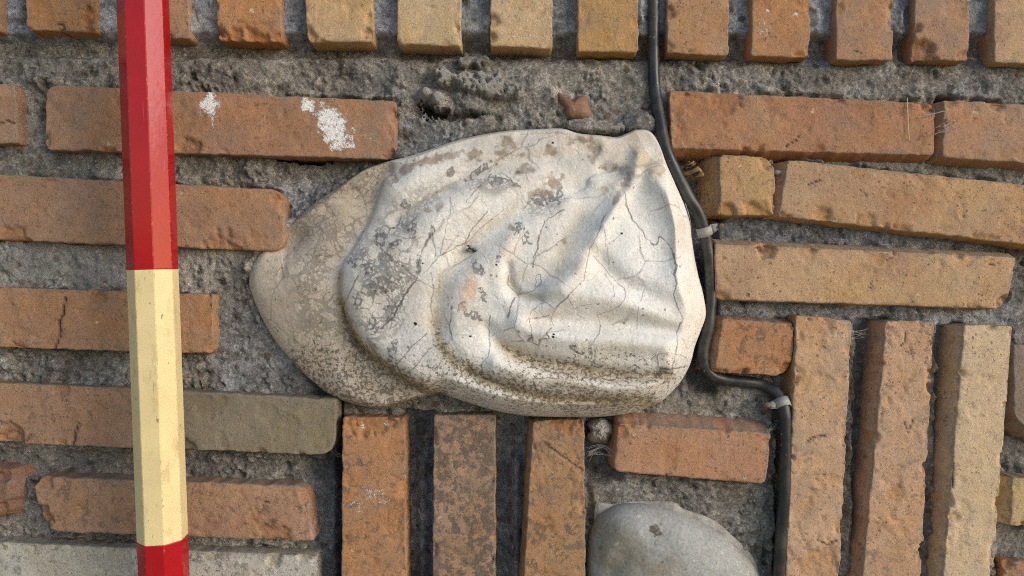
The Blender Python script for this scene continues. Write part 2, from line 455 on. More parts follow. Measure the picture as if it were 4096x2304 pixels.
    nb = s.bump(h, 0.40, 0.0014)
    return s.done(col, 0.80, nb, 0.2)

def cobble_mat():
    s = NT('grey_river_stone'); s.vec = s.coords()
    col = s.mix(s.mr(s.noise(22, 5, 0.6), 0.36, 0.66), (0.27, 0.27, 0.26), (0.38, 0.38, 0.365))
    col = s.mix(s.mul(s.mr(s.noise(14, 4, 0.6, s.coords((4, 4, 1))), 0.45, 0.60), 0.85), col, (0.235, 0.21, 0.16))
    v = s.voro(170, s.warp(0.006, 150)); se = s.t.nodes.new('ShaderNodeSeparateColor'); s.t.links.new(v['Color'], se.inputs[0])
    r = s.mr(se.outputs[0], 0.7, 1.0, 0.0, 0.42)
    sp = s.mr(s.math('SUBTRACT', r, v['Distance']), 0.0, 0.14)
    col = s.mix(s.mul(sp, 0.55), col, s.mix(s.math('GREATER_THAN', se.outputs[1], 0.45), (0.10, 0.09, 0.08), (0.52, 0.50, 0.46)))
    col = s.mix(1.0, col, s.mr(s.noise(430, 4, 0.75), 0.3, 0.7, 0.70, 1.26), 'MULTIPLY')
    dk = s.mr(s.math('ADD', s.attr('brown'), s.mul(s.math('SUBTRACT', s.noise(300, 5, 0.75), 0.5), 1.8)), 0.42, 0.95)
    col = s.mix(s.mul(dk, 0.9), col, (0.075, 0.06, 0.045))
    return s.done(col, 0.75, s.bump(s.noise(300, 6, 0.7), 0.4, 0.0012), 0.3)

def plain_mat(name, c1, c2, scale, rough=0.6, bumpd=0.0005, spec=0.35, metallic=0.0, bscale=400):
    s = NT(name); s.vec = s.coords()
    col = s.mix(s.mr(s.noise(scale, 5, 0.65), 0.35, 0.65), c1, c2)
    s.b.inputs['Metallic'].default_value = metallic
    return s.done(col, rough, s.bump(s.noise(bscale, 4, 0.7), 0.4, bumpd), spec)

def paint_mat(name, c, worn, rough, amount, grime=0.0):
    """old gloss paint: fine scratches along and across the rod, rubbed arrises"""
    s = NT(name); s.vec = s.coords()
    sc1 = s.noise(900, 3, 0.6, s.coords((1, 2, 3), (1, 1, 0.035), (0.0, 0.03, 0)))
    sc2 = s.noise(700, 3, 0.6, s.coords((4, 2, 3), (0.06, 1, 1.0), (0, 0.5, 0)))
    m = s.math('MAXIMUM', s.mr(sc1, 0.66, 0.74), s.mr(sc2, 0.69, 0.76))
    zone = s.mr(s.noise(30, 3, 0.6), 0.42, 0.62)
    m = s.mul(m, s.mr(zone, 0, 1, 0.25, 1.0))
    col = s.mix(s.mr(s.noise(40, 4, 0.6), 0.35, 0.65), c, tuple(a * 0.88 for a in c))
    col = s.mix(s.mul(m, amount), col, worn)
    ed = s.attr('edge')
    em = s.mr(s.math('SUBTRACT', s.noise(260, 4, 0.7), s.mr(ed, 0, 0.0012, 0.42, 0.82)), 0, 0.05)
    col = s.mix(s.mul(em, 0.55), col, worn)
    if grime:
        gz = s.mr(s.noise(75, 6, 0.72, s.coords((7, 7, 1), (1, 1, 0.45))), 0.54, 0.72)
        col = s.mix(s.mul(gz, grime), col, (0.30, 0.22, 0.10))
        fl = s.voro(190, s.warp(0.012, 160, s.coords((0, 0, 0), (1.6, 1, 0.7)))); se = s.t.nodes.new('ShaderNodeSeparateColor'); s.t.links.new(fl['Color'], se.inputs[0])
        r = s.mr(se.outputs[0], 0.78, 1.0, 0.0, 0.24)
        col = s.mix(s.mul(s.mr(s.math('SUBTRACT', r, fl['Distance']), 0, 0.06), 0.75), col, (0.16, 0.11, 0.05))
    h = s.math('ADD', s.noise(120, 3, 0.6), s.mul(m, -0.35))
    return s.done(col, s.mr(m, 0, 1, rough, rough + 0.25), s.bump(h, 0.10, 0.0005), 0.32)

# ------------------------------------------------------------------ ground
gm = NT('trodden_gravel'); gm.vec = gm.coords()
gcol = gm.mix(gm.mr(gm.noise(0.8, 6, 0.6), 0.35, 0.65), (0.50, 0.42, 0.31), (0.43, 0.36, 0.27))
gcol = gm.mix(1.0, gcol, gm.mr(gm.noise(90, 5, 0.7), 0.3, 0.7, 0.7, 1.25), 'MULTIPLY')
gmat = gm.done(gcol, 0.95, gm.bump(gm.noise(60, 6, 0.7), 0.6, 0.01), 0.2)
gx = np.array([-300, -60, -10, 10, 60, 300.0]); gy = np.array([-300, -60, -8, 2, 60, 300.0])
GX, GY = np.meshgrid(gx, gy)
g = mesh_obj('ground', np.stack([GX, GY, np.full_like(GX, -UP)], -1).reshape(-1, 3), grid_faces(6, 6), gmat, smooth=False)
g['kind'] = 'structure'

# ------------------------------------------------------------------ the wall: mortar bed and core
wall = empty('brick_wall', (0, 0, -UP), 'old wall of orange bricks laid flat and on end in rough grey mortar', 'wall')

def zone(x, y, x0, y0, x1, y1, f):
    return sstep(-f, f, x - x0) * sstep(-f, f, x1 - x) * sstep(-f, f, y - y0) * sstep(-f, f, y1 - y)

cv = [(x, y, z) for x in (-4.2, 4.2) for y in (0.05, 0.45) for z in (-UP - 0.05, 1.5)]
MORTAR = mortar_mat()
mesh_obj('wall_core', cv, [(0, 1, 3, 2), (4, 6, 7, 5), (0, 4, 5, 1), (2, 3, 7, 6), (0, 2, 6, 4), (1, 5, 7, 3)], MORTAR, wall, smooth=False)

# ------------------------------------------------------------------ bricks
def lines(L, res):
    e = [0, 0.0004, 0.0009, 0.0016, 0.0026, 0.0040]
    n = max(2, int((L - 0.008) / res))
    return np.array(e + list(np.linspace(0.0040, L - 0.0040, n + 1)[1:-1]) + [L - q for q in e[::-1]])

BSEED = [100]; QUADS = []
def brick(quad, mat, h=0.0, tilt=(0, 0), r=(8, 8, 8, 8), bevel=1.25, rough=1.15, chips=(), cracks=(), salts=(), back=(0, 0, 0, 0), depth=0.075,
          name='brick', label=None, res=0.0016, wav=1.0):
    """quad: TL TR BR BL of the front face; h mm proud; back: how far the left/right/top/bottom sides flare (mm) behind the face"""
    BSEED[0] += 37; sd_ = BSEED[0]
    q = np.asarray(quad, float); QUADS.append(q)
    hc = np.array([h + tilt[0] * a + tilt[1] * b for a, b in ((-1, -1), (1, -1), (1, 1), (-1, 1))]) / 1000.0
    C = W(q[:, 0], q[:, 1], hc)
    Wd = 0.5 * (np.linalg.norm(C[1] - C[0]) + np.linalg.norm(C[2] - C[3]))
    Hd = 0.5 * (np.linalg.norm(C[3] - C[0]) + np.linalg.norm(C[2] - C[1]))
    la = lines(Wd, res); lb = lines(Hd, res)
    A, B = np.meshgrid(la, lb); A0, B0 = A.copy(), B.copy()
    edge = np.minimum(np.minimum(A, Wd - A), np.minimum(B, Hd - B))
    for k, (cx, cy) in enumerate(((0, 0), (Wd, 0), (Wd, Hd), (0, Hd))):
        rad = max(r[k] * K / PPM, 0.0015); rad = min(rad, 0.48 * Wd, 0.48 * Hd)
        u = (rad - np.abs(A0 - cx)); v = (rad - np.abs(B0 - cy))
        m = (u > 0) & (v > 0)
        hyp = np.hypot(u, v) + 1e-12
        f = np.where(m, np.maximum(u, v) / hyp, 1.0)
        un = u * f; vn = v * f
        A = np.where(m, np.abs(cx - (rad - un)) if cx == 0 else cx - (rad - un), A)
        B = np.where(m, np.abs(cy - (rad - vn)) if cy == 0 else cy - (rad - vn), B)
        edge = np.where(m, np.minimum(edge, rad - np.maximum(u, v)), edge)
    # ragged arrises, fading inwards
    am = A * 1000; bm = B * 1000
    e_amp = 1.0 * rough / 1000
    def jag(t, s): return fbm(t / 9, t * 0 + s * 1.7, sd_ + s, 4, 0.6) + 0.9 * np.clip(fbm(t / 22, t * 0 + s, sd_ + 5 + s, 2), 0, 1)
    fall = lambda d: np.exp(-d / 0.004)
    A = A + e_amp * (jag(bm, 1) * fall(A0) - jag(bm, 2) * fall(Wd - A0))
    B = B + e_amp * (jag(am, 3) * fall(B0) - jag(am, 4) * fall(Hd - B0))
    s = A / Wd; t = B / Hd
    bl = lambda M: (M[0] * ((1 - s) * (1 - t))[..., None] + M[1] * (s * (1 - t))[..., None] + M[2] * (s * t)[..., None] + M[3] * ((1 - s) * t)[..., None])
    P = bl(C)
    lay = bl(np.concatenate([q, q[:, :1]], 1)); lx = lay[..., 0]; ly = lay[..., 1]
    rb = bevel / 1000 * np.clip(0.75 + 0.9 * fbm(am / 14, bm / 14, sd_ + 8, 3) * rough, 0.25, 2.2)
    dd = np.clip(edge, 0, rb)
    drop = rb - np.sqrt(np.maximum(rb**2 - (rb - dd) ** 2, 0))
    hgt = -drop + (0.55 * wav * fbm(am / 38, bm / 38, sd_ + 2, 3) + 0.30 * rough * fbm(am / 7, bm / 7, sd_ + 3, 4, 0.6) + 0.14 * rough * fbm(am / 2.6, bm / 2.6, sd_ + 6, 2)) / 1000
    pw, pr = worley(am / 7, bm / 7, sd_ + 9)
    hgt -= np.where(pr < 0.07, np.clip(1 - pw / 0.22, 0, 1), 0) * 0.0011 * rough
    sp = fbm(am / 30, bm / 30, sd_ + 40, 5, 0.55); spall = sstep(0.20, 0.235, sp)
    hgt -= 0.0006 * rough * spall
    chip = 0.35 * spall; crack = np.zeros(A.shape); salt = np.zeros(A.shape)
    # random small losses along the arrises
    cn = fbm(am / 30, bm / 30, sd_ + 12, 4, 0.6)
    loss = sstep(0.24, 0.34, cn) * sstep(0.0055, 0.0008, edge + 0.0022 * fbm(am / 5, bm / 5, sd_ + 13, 3)) * rough
    hgt -= 0.0026 * loss; chip = np.maximum(chip, 0.7 * loss)
    for c in chips:
        cx, cy, cr, cd = c[:4]
        dq = np.hypot(lx - cx, ly - cy) / cr + 0.75 * fbm(am / 10, bm / 10, sd_ + 14, 4, 0.6)
        m = sstep(1.02, 0.74, dq + 0.12 * fbm(am / 2.5, bm / 2.5, sd_ + 15, 2))
        hgt -= cd / 1000 * m * (0.85 + 0.5 * fbm(am / 5, bm / 5, sd_ + 16, 4, 0.65)); chip = np.maximum(chip, m)
    for c in cracks:
        pts, w, cd = c
        jx = lx + 2.2 * fbm(am / 5, bm / 5, sd_ + 18, 3); jy = ly + 2.2 * fbm(am / 5, bm / 5, sd_ + 19, 3)
        d = seg_dist(jx, jy, pts, 30)
        m = np.exp(-(d / w) ** 2); hgt -= cd / 1000 * m; crack = np.maximum(crack, sstep(1.3 * w, 0.5 * w, d))
    for c in salts:
        salt = np.maximum(salt, blob(lx, ly, *c[:5], seed=sd_ + 21, rough=0.8, freq=0.05, soft=0.55) * (c[5] if len(c) > 5 else 1.0))
    P[..., 1] -= hgt
    nr, nc = A.shape
    idx = np.arange(nr * nc).reshape(nr, nc)
    loop = np.concatenate([idx[0, :-1], idx[:-1, -1], idx[-1, ::-1][:-1], idx[::-1, 0][:-1]])
    V = [P.reshape(-1, 3)]; F = [grid_faces(nr, nc)]
    base = P.reshape(-1, 3)[loop]; prev = loop; off = nr * nc
    n = len(loop)
    lA = (A0 / Wd).ravel()[loop]; lB = (B0 / Hd).ravel()[loop]
    fx = np.where(lA < 1e-6, -back[0], np.where(lA > 1 - 1e-6, back[1], 0)) / 1000.0
    fzv = np.where(lB < 1e-6, back[2], np.where(lB > 1 - 1e-6, -back[3], 0)) / 1000.0
    ea = [edge.ravel()]; at = {'chip': [chip.ravel()], 'crack': [crack.ravel()], 'salt': [salt.ravel()]}
    ctr = base.mean(0)
    for dpt, ff in ((0.0025, 0.2), (0.006, 0.45), (0.011, 0.8), (0.018, 1.0), (0.028, 1.0), (depth, 1.0)):
        R = base.copy()
        R[:, 1] = base[:, 1] * 0.5 + 0.5 * base[:, 1].mean() + dpt
        j = np.arange(n)
        nz = fbm(lA * Wd * 1000 / 8 + lB * 3, lB * Hd * 1000 / 8 + dpt * 120, sd_ + 30, 3)
        out = R - ctr; out[:, 1] = 0; ln = np.linalg.norm(out, axis=1)[:, None] + 1e-9
        R[:, 0] += fx * ff; R[:, 2] += fzv * ff
        if dpt < depth: R += 0.0007 * rough * nz[:, None] * out / ln
        V.append(R); cur = off + np.arange(n); off += n
        F.append(np.stack([prev, np.roll(prev, -1), np.roll(cur, -1), cur], -1)[:, ::-1]); prev = cur
        ea.append(np.full(n, min(dpt, 0.004))); at['chip'].append(chip.ravel()[loop] * (1 if dpt < .012 else 0)); at['crack'].append(crack.ravel()[loop] * (1 if dpt < .012 else 0)); at['salt'].append(np.zeros(n))
    V = np.concatenate(V); F = np.concatenate(F)
    attrs = {'edge': np.concatenate(ea)}
    for k_, v in at.items(): attrs[k_] = np.concatenate(v)
    o = mesh_obj(name, V, F, mat, wall, attrs)
    if label: o['label'] = label
    return o

# clay colours (linear)
OR = (0.43, 0.215, 0.10); OR2 = (0.36, 0.18, 0.095); BUFF = (0.53, 0.355, 0.19); BUFF2 = (0.47, 0.295, 0.145)
PINK = (0.41, 0.24, 0.145); RED = (0.36, 0.155, 0.085); PALE = (0.50, 0.32, 0.18); YEL = (0.50, 0.36, 0.16); SAND = (0.54, 0.39, 0.225)
T = -330   # upright bricks run on above the frame
# --- row of bricks standing on end along the top
brick([(-170, T), (-4, T), (-2, 78), (-165, 74)], brick_mat(OR2, PINK), 4)
brick([(56, T), (223, T), (236, 80), (66, 76)], brick_mat(OR, PINK, BUFF2, grime=.15), 5, chips=[(230, 40, 26, 5), (225, 90, 22, 4), (70, 80, 14, 3)], cracks=[([(140, 62), (158, 60), (160, 72), (150, 76)], 3, 1.5)], rough=1.2)
brick([(308, T), (463, T), (477, 97), (318, 92)], brick_mat(PINK, OR2, grime=.3), 1, r=(8, 14, 8, 8))
brick([(536, T), (700, T), (708, 104), (545, 98)], brick_mat((0.46, 0.215, 0.075), OR, PINK, grime=.2), 3, chips=[(552, 92, 24, 4), (640, 112, 40, 4), (590, 96, 26, 3.5), (700, 98, 16, 2), (538, 20, 14, 3)], rough=1.3)
brick([(761, T), (930, T), (938, 106), (770, 104)], brick_mat(BUFF, BUFF2, grime=.05, specks=.6), 5, r=(8, 8, 8, 16), chips=[(772, 92, 26, 3.5), (930, 50, 14, 2.5), (925, 82, 14, 3)], rough=1.1, label='light buff upright brick with a chipped lower left corner')
brick([(1000, T), (1160, T), (1159, 116), (998, 110)], brick_mat(SAND, BUFF, grime=.0, specks=.6), 5, chips=[(1000, 108, 10, 2), (1120, 113, 16, 1.5)])
brick([(1238, T), (1389, T), (1390, 122), (1232, 116)], brick_mat(BUFF, SAND, grime=.0, specks=.6, rough=.6), 5, chips=[(1240, 50, 16, 3), (1236, 92, 16, 3)], salts=[(1332, 92, 50, 6, 0, .55)], label='pale buff upright brick with a small white streak')
brick([(1455, T), (1600, T), (1607, 131), (1453, 130)], brick_mat((0.46, 0.265, 0.095), BUFF2, (0.33, 0.15, 0.065), grime=.05, specks=.6, patch=22), 4, chips=[(1604, 55, 16, 2.5)], r=(6, 10, 12, 5))
brick([(1682, T), (1840, T), (1833, 141), (1677, 134)], brick_mat(PINK, OR, PALE, grime=.15), 4, chips=[(1684, 30, 18, 3), (1685, 120, 16, 2)])
brick([(1897, T), (2042, T), (2038, 145), (1889, 141)], brick_mat(OR, (0.46, 0.22, 0.085), PINK, grime=.15), 4, salts=[(1916, 68, 20, 22, 20, .5), (1933, 25, 6, 5), (2001, 36, 9, 6, 0, .7)])
brick([(2109, T), (2251, T), (2247, 151), (2102, 151)], brick_mat(PINK, OR, OR2, grime=.25), 4, cracks=[([(2148, 126), (2160, 130), (2170, 135)], 1.6, 1.0)], chips=[(2110, 20, 14, 2)])
brick([(2306, T), (2442, T), (2438, 153), (2300, 150)], brick_mat(PINK, RED, (0.45, 0.23, 0.10), grime=.2), 4, chips=[(2302, 140, 52, 6), (2310, 70, 12, 2), (2430, 146, 20, 2)], rough=1.2)
brick([(2505, T), (2665, T), (2665, 163), (2500, 157)], brick_mat(PALE, PINK, BUFF, grime=.15), 4)
LO = (0.385, 0.217, 0.126); LP = (0.375, 0.222, 0.138)  # left bricks darker: weaker light on that side put into the clay
# --- left, lying flat
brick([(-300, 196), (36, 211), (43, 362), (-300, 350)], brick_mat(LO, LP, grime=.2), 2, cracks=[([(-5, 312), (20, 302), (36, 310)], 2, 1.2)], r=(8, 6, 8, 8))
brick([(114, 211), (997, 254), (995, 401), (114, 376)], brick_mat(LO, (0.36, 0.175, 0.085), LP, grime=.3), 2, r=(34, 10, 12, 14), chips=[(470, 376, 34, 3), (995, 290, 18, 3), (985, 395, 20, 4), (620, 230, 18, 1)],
      salts=[(527, 262, 24, 30, 30), (775, 262, 20, 20, 30), (838, 318, 64, 36, 62), (860, 365, 32, 14, 0, .75), (930, 342, 34, 14, 0, .4), (535, 305, 8, 26, 0, .6)], label='long orange brick splashed with white lime salts')
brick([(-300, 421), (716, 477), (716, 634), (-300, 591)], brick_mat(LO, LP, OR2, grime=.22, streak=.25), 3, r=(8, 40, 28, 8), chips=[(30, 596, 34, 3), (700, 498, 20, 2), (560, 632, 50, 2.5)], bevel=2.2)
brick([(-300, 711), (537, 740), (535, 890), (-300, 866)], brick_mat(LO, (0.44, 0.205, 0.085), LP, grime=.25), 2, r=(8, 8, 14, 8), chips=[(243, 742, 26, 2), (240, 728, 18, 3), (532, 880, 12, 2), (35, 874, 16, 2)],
      cracks=[([(163, 750), (158, 790), (148, 806), (150, 840), (139, 868), (136, 880)], 2.2, 3.0)], label='orange brick with an upright black crack')
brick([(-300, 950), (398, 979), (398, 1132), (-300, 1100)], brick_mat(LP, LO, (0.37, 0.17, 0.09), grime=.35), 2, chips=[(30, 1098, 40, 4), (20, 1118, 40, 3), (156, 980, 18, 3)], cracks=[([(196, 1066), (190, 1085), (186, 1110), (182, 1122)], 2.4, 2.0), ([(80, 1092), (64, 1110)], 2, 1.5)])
brick([(406, 980), (847, 1004), (842, 1147), (404, 1129)], brick_mat((0.225, 0.19, 0.135), (0.26, 0.225, 0.165), (0.20, 0.155, 0.10), grime=.2, specks=.5, streak=-.2), 3, r=(6, 10, 44, 8), bevel=2.0, chips=[(470, 1124, 24, 3), (660, 1138, 14, 2), (560, 1006, 14, 1)],
      label='grey brown brick behind the cream band of the rod')
brick([(-220, 1166), (24, 1182), (14, 1300), (-220, 1330)], brick_mat((0.235, 0.125, 0.085), (0.28, 0.15, 0.10), grime=.5, rough=.6), 0, r=(8, 16, 20, 8), chips=[(30, 1290, 40, 6), (10, 1190, 30, 5)], back=(0, 13, 3, 3), rough=1.2, label='broken shiny brick end at the left edge')
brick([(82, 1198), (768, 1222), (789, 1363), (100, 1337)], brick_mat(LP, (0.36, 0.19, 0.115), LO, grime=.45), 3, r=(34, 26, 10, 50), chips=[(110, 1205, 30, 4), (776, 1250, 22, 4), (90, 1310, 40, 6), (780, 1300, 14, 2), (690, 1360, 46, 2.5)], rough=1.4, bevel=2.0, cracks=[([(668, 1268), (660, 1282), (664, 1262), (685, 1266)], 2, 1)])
brick([(-300, 1350), (792, 1398), (797, 1560), (-300, 1512)], brick_mat((0.44, 0.43, 0.39), (0.50, 0.47, 0.41), (0.38, 0.33, 0.26), grime=.55, specks=1), 2, r=(8, 10, 8, 8), rough=1.3, chips=[(690, 1405, 20, 3), (765, 1398, 20, 2)], label='weathered whitish grey brick at the lower left')
# --- right, lying flat
brick([(1683, 227), (2354, 259), (2350, 391), (1688, 373)], brick_mat((0.385, 0.185, 0.105), OR, (0.45, 0.30, 0.16), grime=.2, patch=9), 3, r=(8, 6, 12, 6), chips=[(2335, 258, 28, 5), (1835, 240, 46, 2), (2060, 380, 18, 2)], cracks=[([(1978, 368), (1990, 360), (2005, 352), (2010, 340)], 1.8, 1.4)], back=(0, 0, 3, 5), label='long reddish brick right of the cable with a buff patch')
brick([(2374, 250), (2900, 280), (2900, 432), (2371, 396)], brick_mat(PINK, (0.44, 0.22, 0.115), OR, grime=.15), 3, chips=[(2505, 258, 26, 3), (2390, 255, 16, 2)], cracks=[([(2492, 270), (2502, 264), (2520, 262)], 1.6, 1)], back=(7, 0, 0, 4))
brick([(1809, 389), (1948, 395), (1951, 542), (1812, 541)], brick_mat((0.50, 0.315, 0.15), BUFF2, (0.46, 0.225, 0.10), grime=.25, patch=30), 3, r=(14, 34, 8, 8), chips=[(1830, 528, 22, 4), (1900, 540, 36, 3), (1930, 404, 22, 3)], back=(10, 0, 3, 1), rough=1.3, label='small yellowish brick end beside the snail')
brick([(1981, 401), (2276, 424), (2620, 460), (2700, 470)][:1] + [(2700, 477), (2700, 628), (1959, 544)], brick_mat(PALE, OR, PINK, grime=.2), 3, r=(10, 8, 8, 8), cracks=[([(2030, 466), (2050, 458), (2070, 450)], 1.8, 1), ([(2166, 478), (2180, 492)], 1.6, .8)], chips=[(2180, 562, 30, 2), (2070, 546, 24, 2)], back=(9, 0, 0, 2))
brick([(1797, 612), (2558, 646), (2532, 778), (1803, 754)], brick_mat(PALE, PINK, BUFF2, grime=.12), 4, r=(8, 6, 26, 14), chips=[(1928, 630, 24, 5), (1920, 612, 20, 5), (1815, 752, 22, 4), (2528, 770, 24, 4), (2215, 652, 16, 1)], cracks=[([(2250, 632), (2246, 645), (2232, 655)], 1.8, 1.2), ([(2192, 712), (2188, 724), (2196, 722)], 1.6, 1), ([(2490, 664), (2505, 668), (2515, 660)], 1.5, 1)], back=(0, 3, 5, 1), label='pale orange brick with a notch in its upper edge')
brick([(1818, 801), (1998, 814), (1994, 948), (1795, 938)], brick_mat((0.43, 0.205, 0.10), OR, PINK, grime=.5), 2, r=(8, 8, 46, 6), chips=[(1985, 935, 26, 4), (1990, 815, 14, 3), (1875, 932, 8, 3)], back=(10, 0, 3, 0), rough=1.3, label='broken orange brick stub beside the cable bend')
# --- right, standing on end
brick([(2004, 792), (2144, 806), (2105, 1600), (1969, 1600)], brick_mat((0.54, 0.345, 0.215), (0.50, 0.305, 0.18), PALE, grime=.3), 4, r=(6, 10, 8, 8), chips=[(2045, 800, 56, 2), (2140, 880, 16, 2), (2118, 1330, 20, 3), (2060, 1430, 60, 2)], cracks=[([(2048, 862), (2060, 870), (2100, 872)], 1.6, 1), ([(2026, 1114), (2044, 1100), (2070, 1096), (2078, 1094)], 1.8, 1.2), ([(2060, 1360), (2085, 1372), (2106, 1360)], 1.8, 1.2)], rough=1.4, wav=1.6)
brick([(2230, 805), (2351, 808), (2309, 1600), (2155, 1600)], brick_mat((0.52, 0.31, 0.185), (0.54, 0.345, 0.215), PINK, grime=.4), 4, r=(8, 8, 8, 8), chips=[(2212, 900, 12, 2), (2200, 1100, 14, 3), (2330, 1180, 12, 2), (2255, 1240, 24, 1)], cracks=[([(2280, 835), (2276, 860), (2268, 870)], 1.6, 1), ([(2275, 1060), (2285, 1090), (2300, 1050)], 1.7, 1)], rough=1.6, back=(3, 0, 0, 0), wav=1.6)
brick([(2425, 815), (2548, 820), (2486, 1600), (2360, 1600)], brick_mat((0.62, 0.455, 0.29), (0.60, 0.43, 0.265), (0.57, 0.40, 0.235), grime=.2), 5, r=(8, 8, 8, 8), chips=[(2384, 1260, 18, 5), (2400, 1300, 14, 2)], cracks=[([(2400, 1165), (2398, 1190), (2396, 1225)], 1.8, 1.2)], rough=1.2, back=(4, 0, 0, 0), wav=1.4, label='sand coloured upright brick, rightmost of the three on end')
# --- far right edge
brick([(2548, 866), (2760, 872), (2760, 1120), (2552, 1070)], brick_mat((0.26, 0.195, 0.165), (0.22, 0.17, 0.145), (0.30, 0.22, 0.17), grime=.15, specks=.6), 3, r=(10, 8, 8, 46), back=(3, 0, 0, 10), name='stone', label='purplish brown stone block at the right edge')
brick([(2546, 1201), (2760, 1206), (2760, 1332), (2543, 1323)], brick_mat(YEL, BUFF, grime=.3), 2, back=(10, 0, 0, 0), rough=1.3)
brick([(2524, 1412), (2760, 1416), (2760, 1560), (2518, 1560)], brick_mat(OR, OR2, grime=.5), -6, rough=1.4, chips=[(2524, 1415, 24, 4)])
# --- below the marble, standing on end
brick([(861, 1049), (1018, 1052), (1025, 1600), (857, 1600)], brick_mat(OR, (0.38, 0.20, 0.11), PINK, grime=.5), 5, r=(8, 10, 8, 8), chips=[(935, 1044, 60, 3), (865, 1060, 12, 2), (1012, 1052, 14, 3)], salts=[(912, 1072, 8, 14, 0, .7), (968, 1070, 10, 7, 0, .7), (950, 1250, 40, 26, 20, .5), (892, 1270, 26, 18, 0, .42)], rough=1.2, label='orange upright brick with faint white salt marks, below the marble')
brick([(1091, 1044), (1247, 1044), (1246, 1600), (1087, 1600)], brick_mat((0.335, 0.215, 0.145), (0.37, 0.235, 0.155), (0.32, 0.205, 0.14), grime=.8), 5, r=(6, 6, 8, 8), label='dull brown upright brick speckled all over with dark crust')
brick([(1340, 1059), (1470, 1057), (1475, 1600), (1308, 1600)], brick_mat((0.40, 0.21, 0.105), (0.42, 0.25, 0.12), PINK, grime=.58), 5, r=(12, 8, 8, 8), chips=[(1420, 1056, 40, 2), (1462, 1062, 14, 3)], back=(3, 0, 0, 0), cracks=[([(1370, 1112), (1400, 1135), (1440, 1165), (1466, 1182)], 2.2, .5)])
brick([(1554, 1064), (1941, 1089), (1926, 1219), (1544, 1187)], brick_mat((0.44, 0.225, 0.125), (0.46, 0.245, 0.13), (0.38, 0.21, 0.15), grime=.4), 3, r=(18, 10, 16, 18), chips=[(1590, 1066, 12, 2), (1826, 1078, 12, 2.5), (1560, 1090, 20, 2)], bevel=2.2, back=(2, 0, 8, 0), cracks=[([(1676, 1204), (1677, 1192)], 1.6, 1.2)], salts=[(1600, 1085, 34, 18, 10, .42)], label='short orange brick lying under the bend of the cable')

# --- the wall goes on in the same way outside the frame
ext = [brick_mat(OR, PINK), brick_mat(PALE, BUFF2), brick_mat(PINK, OR2, grime=.5), brick_mat(BUFF, SAND, grime=.1)]
er = random.Random(5); protos = []
for k in range(4):
    Lb = 0.235
    o = brick([(-2600, 300), (-2600 + Lb * 3145, 300), (-2600 + Lb * 3145, 460), (-2600, 460)], ext[k], 2, res=0.005)
    protos.append(o)
slots = []
for row in range(-9, 10):
    z = row * 0.085
    for c in range(-5, 6):
        x = c * 0.265 + (0.13 if row % 2 else 0)
        if abs(x) < 0.66 and abs(z) < 0.33: continue
        if abs(x) > 1.25 or (abs(x) < 0.60 and 0 < z < 0.42): continue
        slots.append((x, z))
for i, (x, z) in enumerate(slots):
    p = protos[i % 4]
    o = p if i < 4 else p.copy()
    if i >= 4: COL.objects.link(o)
    o.location = (x + er.uniform(-.006, .006), p.location.y if i < 4 else protos[i % 4].location.y, z + UP + er.uniform(-.003, .003))
    o.rotation_euler = (0, math.radians(er.uniform(-1, 1)), 0)

# ------------------------------------------------------------------ the carved marble fragment
# layout of the carving: 2375 px wide close view of the photograph
def Mx(p): p = np.asarray(p, float); return (950 + p * 2000 / 2375) / K
def My(p): p = np.asarray(p, float); return (480 + p * 2000 / 2375) / K
OUT = [(1545, 40), (1620, 62), (1720, 72), (1800, 80), (1850, 62), (1895, 44), (1960, 52), (2008, 112), (2045, 210), (2085, 300), (2126, 390), (2152, 480), (2160, 560), (2170, 640),
       (2190, 740), (2214, 830), (2226, 925), (2202, 1000), (2172, 1080), (2150, 1160), (2100, 1250), (2020, 1330), (1940, 1370), (1850, 1395), (1720, 1410), (1550, 1413),
       (1400, 1408), (1300, 1396), (1200, 1376), (1100, 1346), (1020, 1318), (965, 1302), (900, 1312), (800, 1338), (740, 1356), (670, 1370), (600, 1362), (520, 1340),
       (440, 1305), (380, 1260), (300, 1190), (220, 1100), (160, 1020), (110, 930), (80, 860), (55, 780), (62, 710), (95, 650), (140, 600), (200, 545), (262, 490), (345, 410),
       (430, 350), (520, 290), (600, 236), (680, 206), (735, 190), (770, 182), (810, 172), (860, 158), (930, 134), (1010, 106), (1100, 82), (1200, 62), (1300, 49), (1430, 42)]
LOBE1 = [(740, 225), (700, 290), (664, 390), (640, 455), (590, 545), (545, 605), (508, 665), (488, 730), (484, 790), (492, 860), (504, 915), (524, 965), (552, 1020), (590, 1075), (645, 1125), (705, 1172), (765, 1213), (830, 1252), (900, 1290), (965, 1320),
         (1000, 1500), (2500, 1500), (2500, -80), (700, -80)]
LOBE2 = [(1760, 250), (1640, 330), (1450, 415), (1260, 525), (1115, 625), (1030, 705), (972, 795), (944, 885), (938, 965), (955, 1045), (1008, 1118), (1090, 1182), (1185, 1232), (1300, 1276), (1430, 1308), (1600, 1332), (1800, 1348), (1960, 1340), (2080, 1270), (2500, 1300), (2500, 250)]
SLAB = [(1838, 92), (1892, 20), (2000, 20), (2060, 222), (2006, 264), (1958, 246), (1910, 212)]
RC = (1300.0, 770.0)
oc = catmull(OUT, 14, True)
th_o = np.unwrap(np.arctan2(oc[:, 1] - RC[1], oc[:, 0] - RC[0])); ra_o = np.hypot(oc[:, 0] - RC[0], oc[:, 1] - RC[1])
order = np.argsort(np.mod(th_o, 2 * math.pi)); tho = np.mod(th_o, 2 * math.pi)[order]; rao = ra_o[order]
NT_, NR_ = 1300, 330
TH = np.arange(NT_) / NT_ * 2 * math.pi
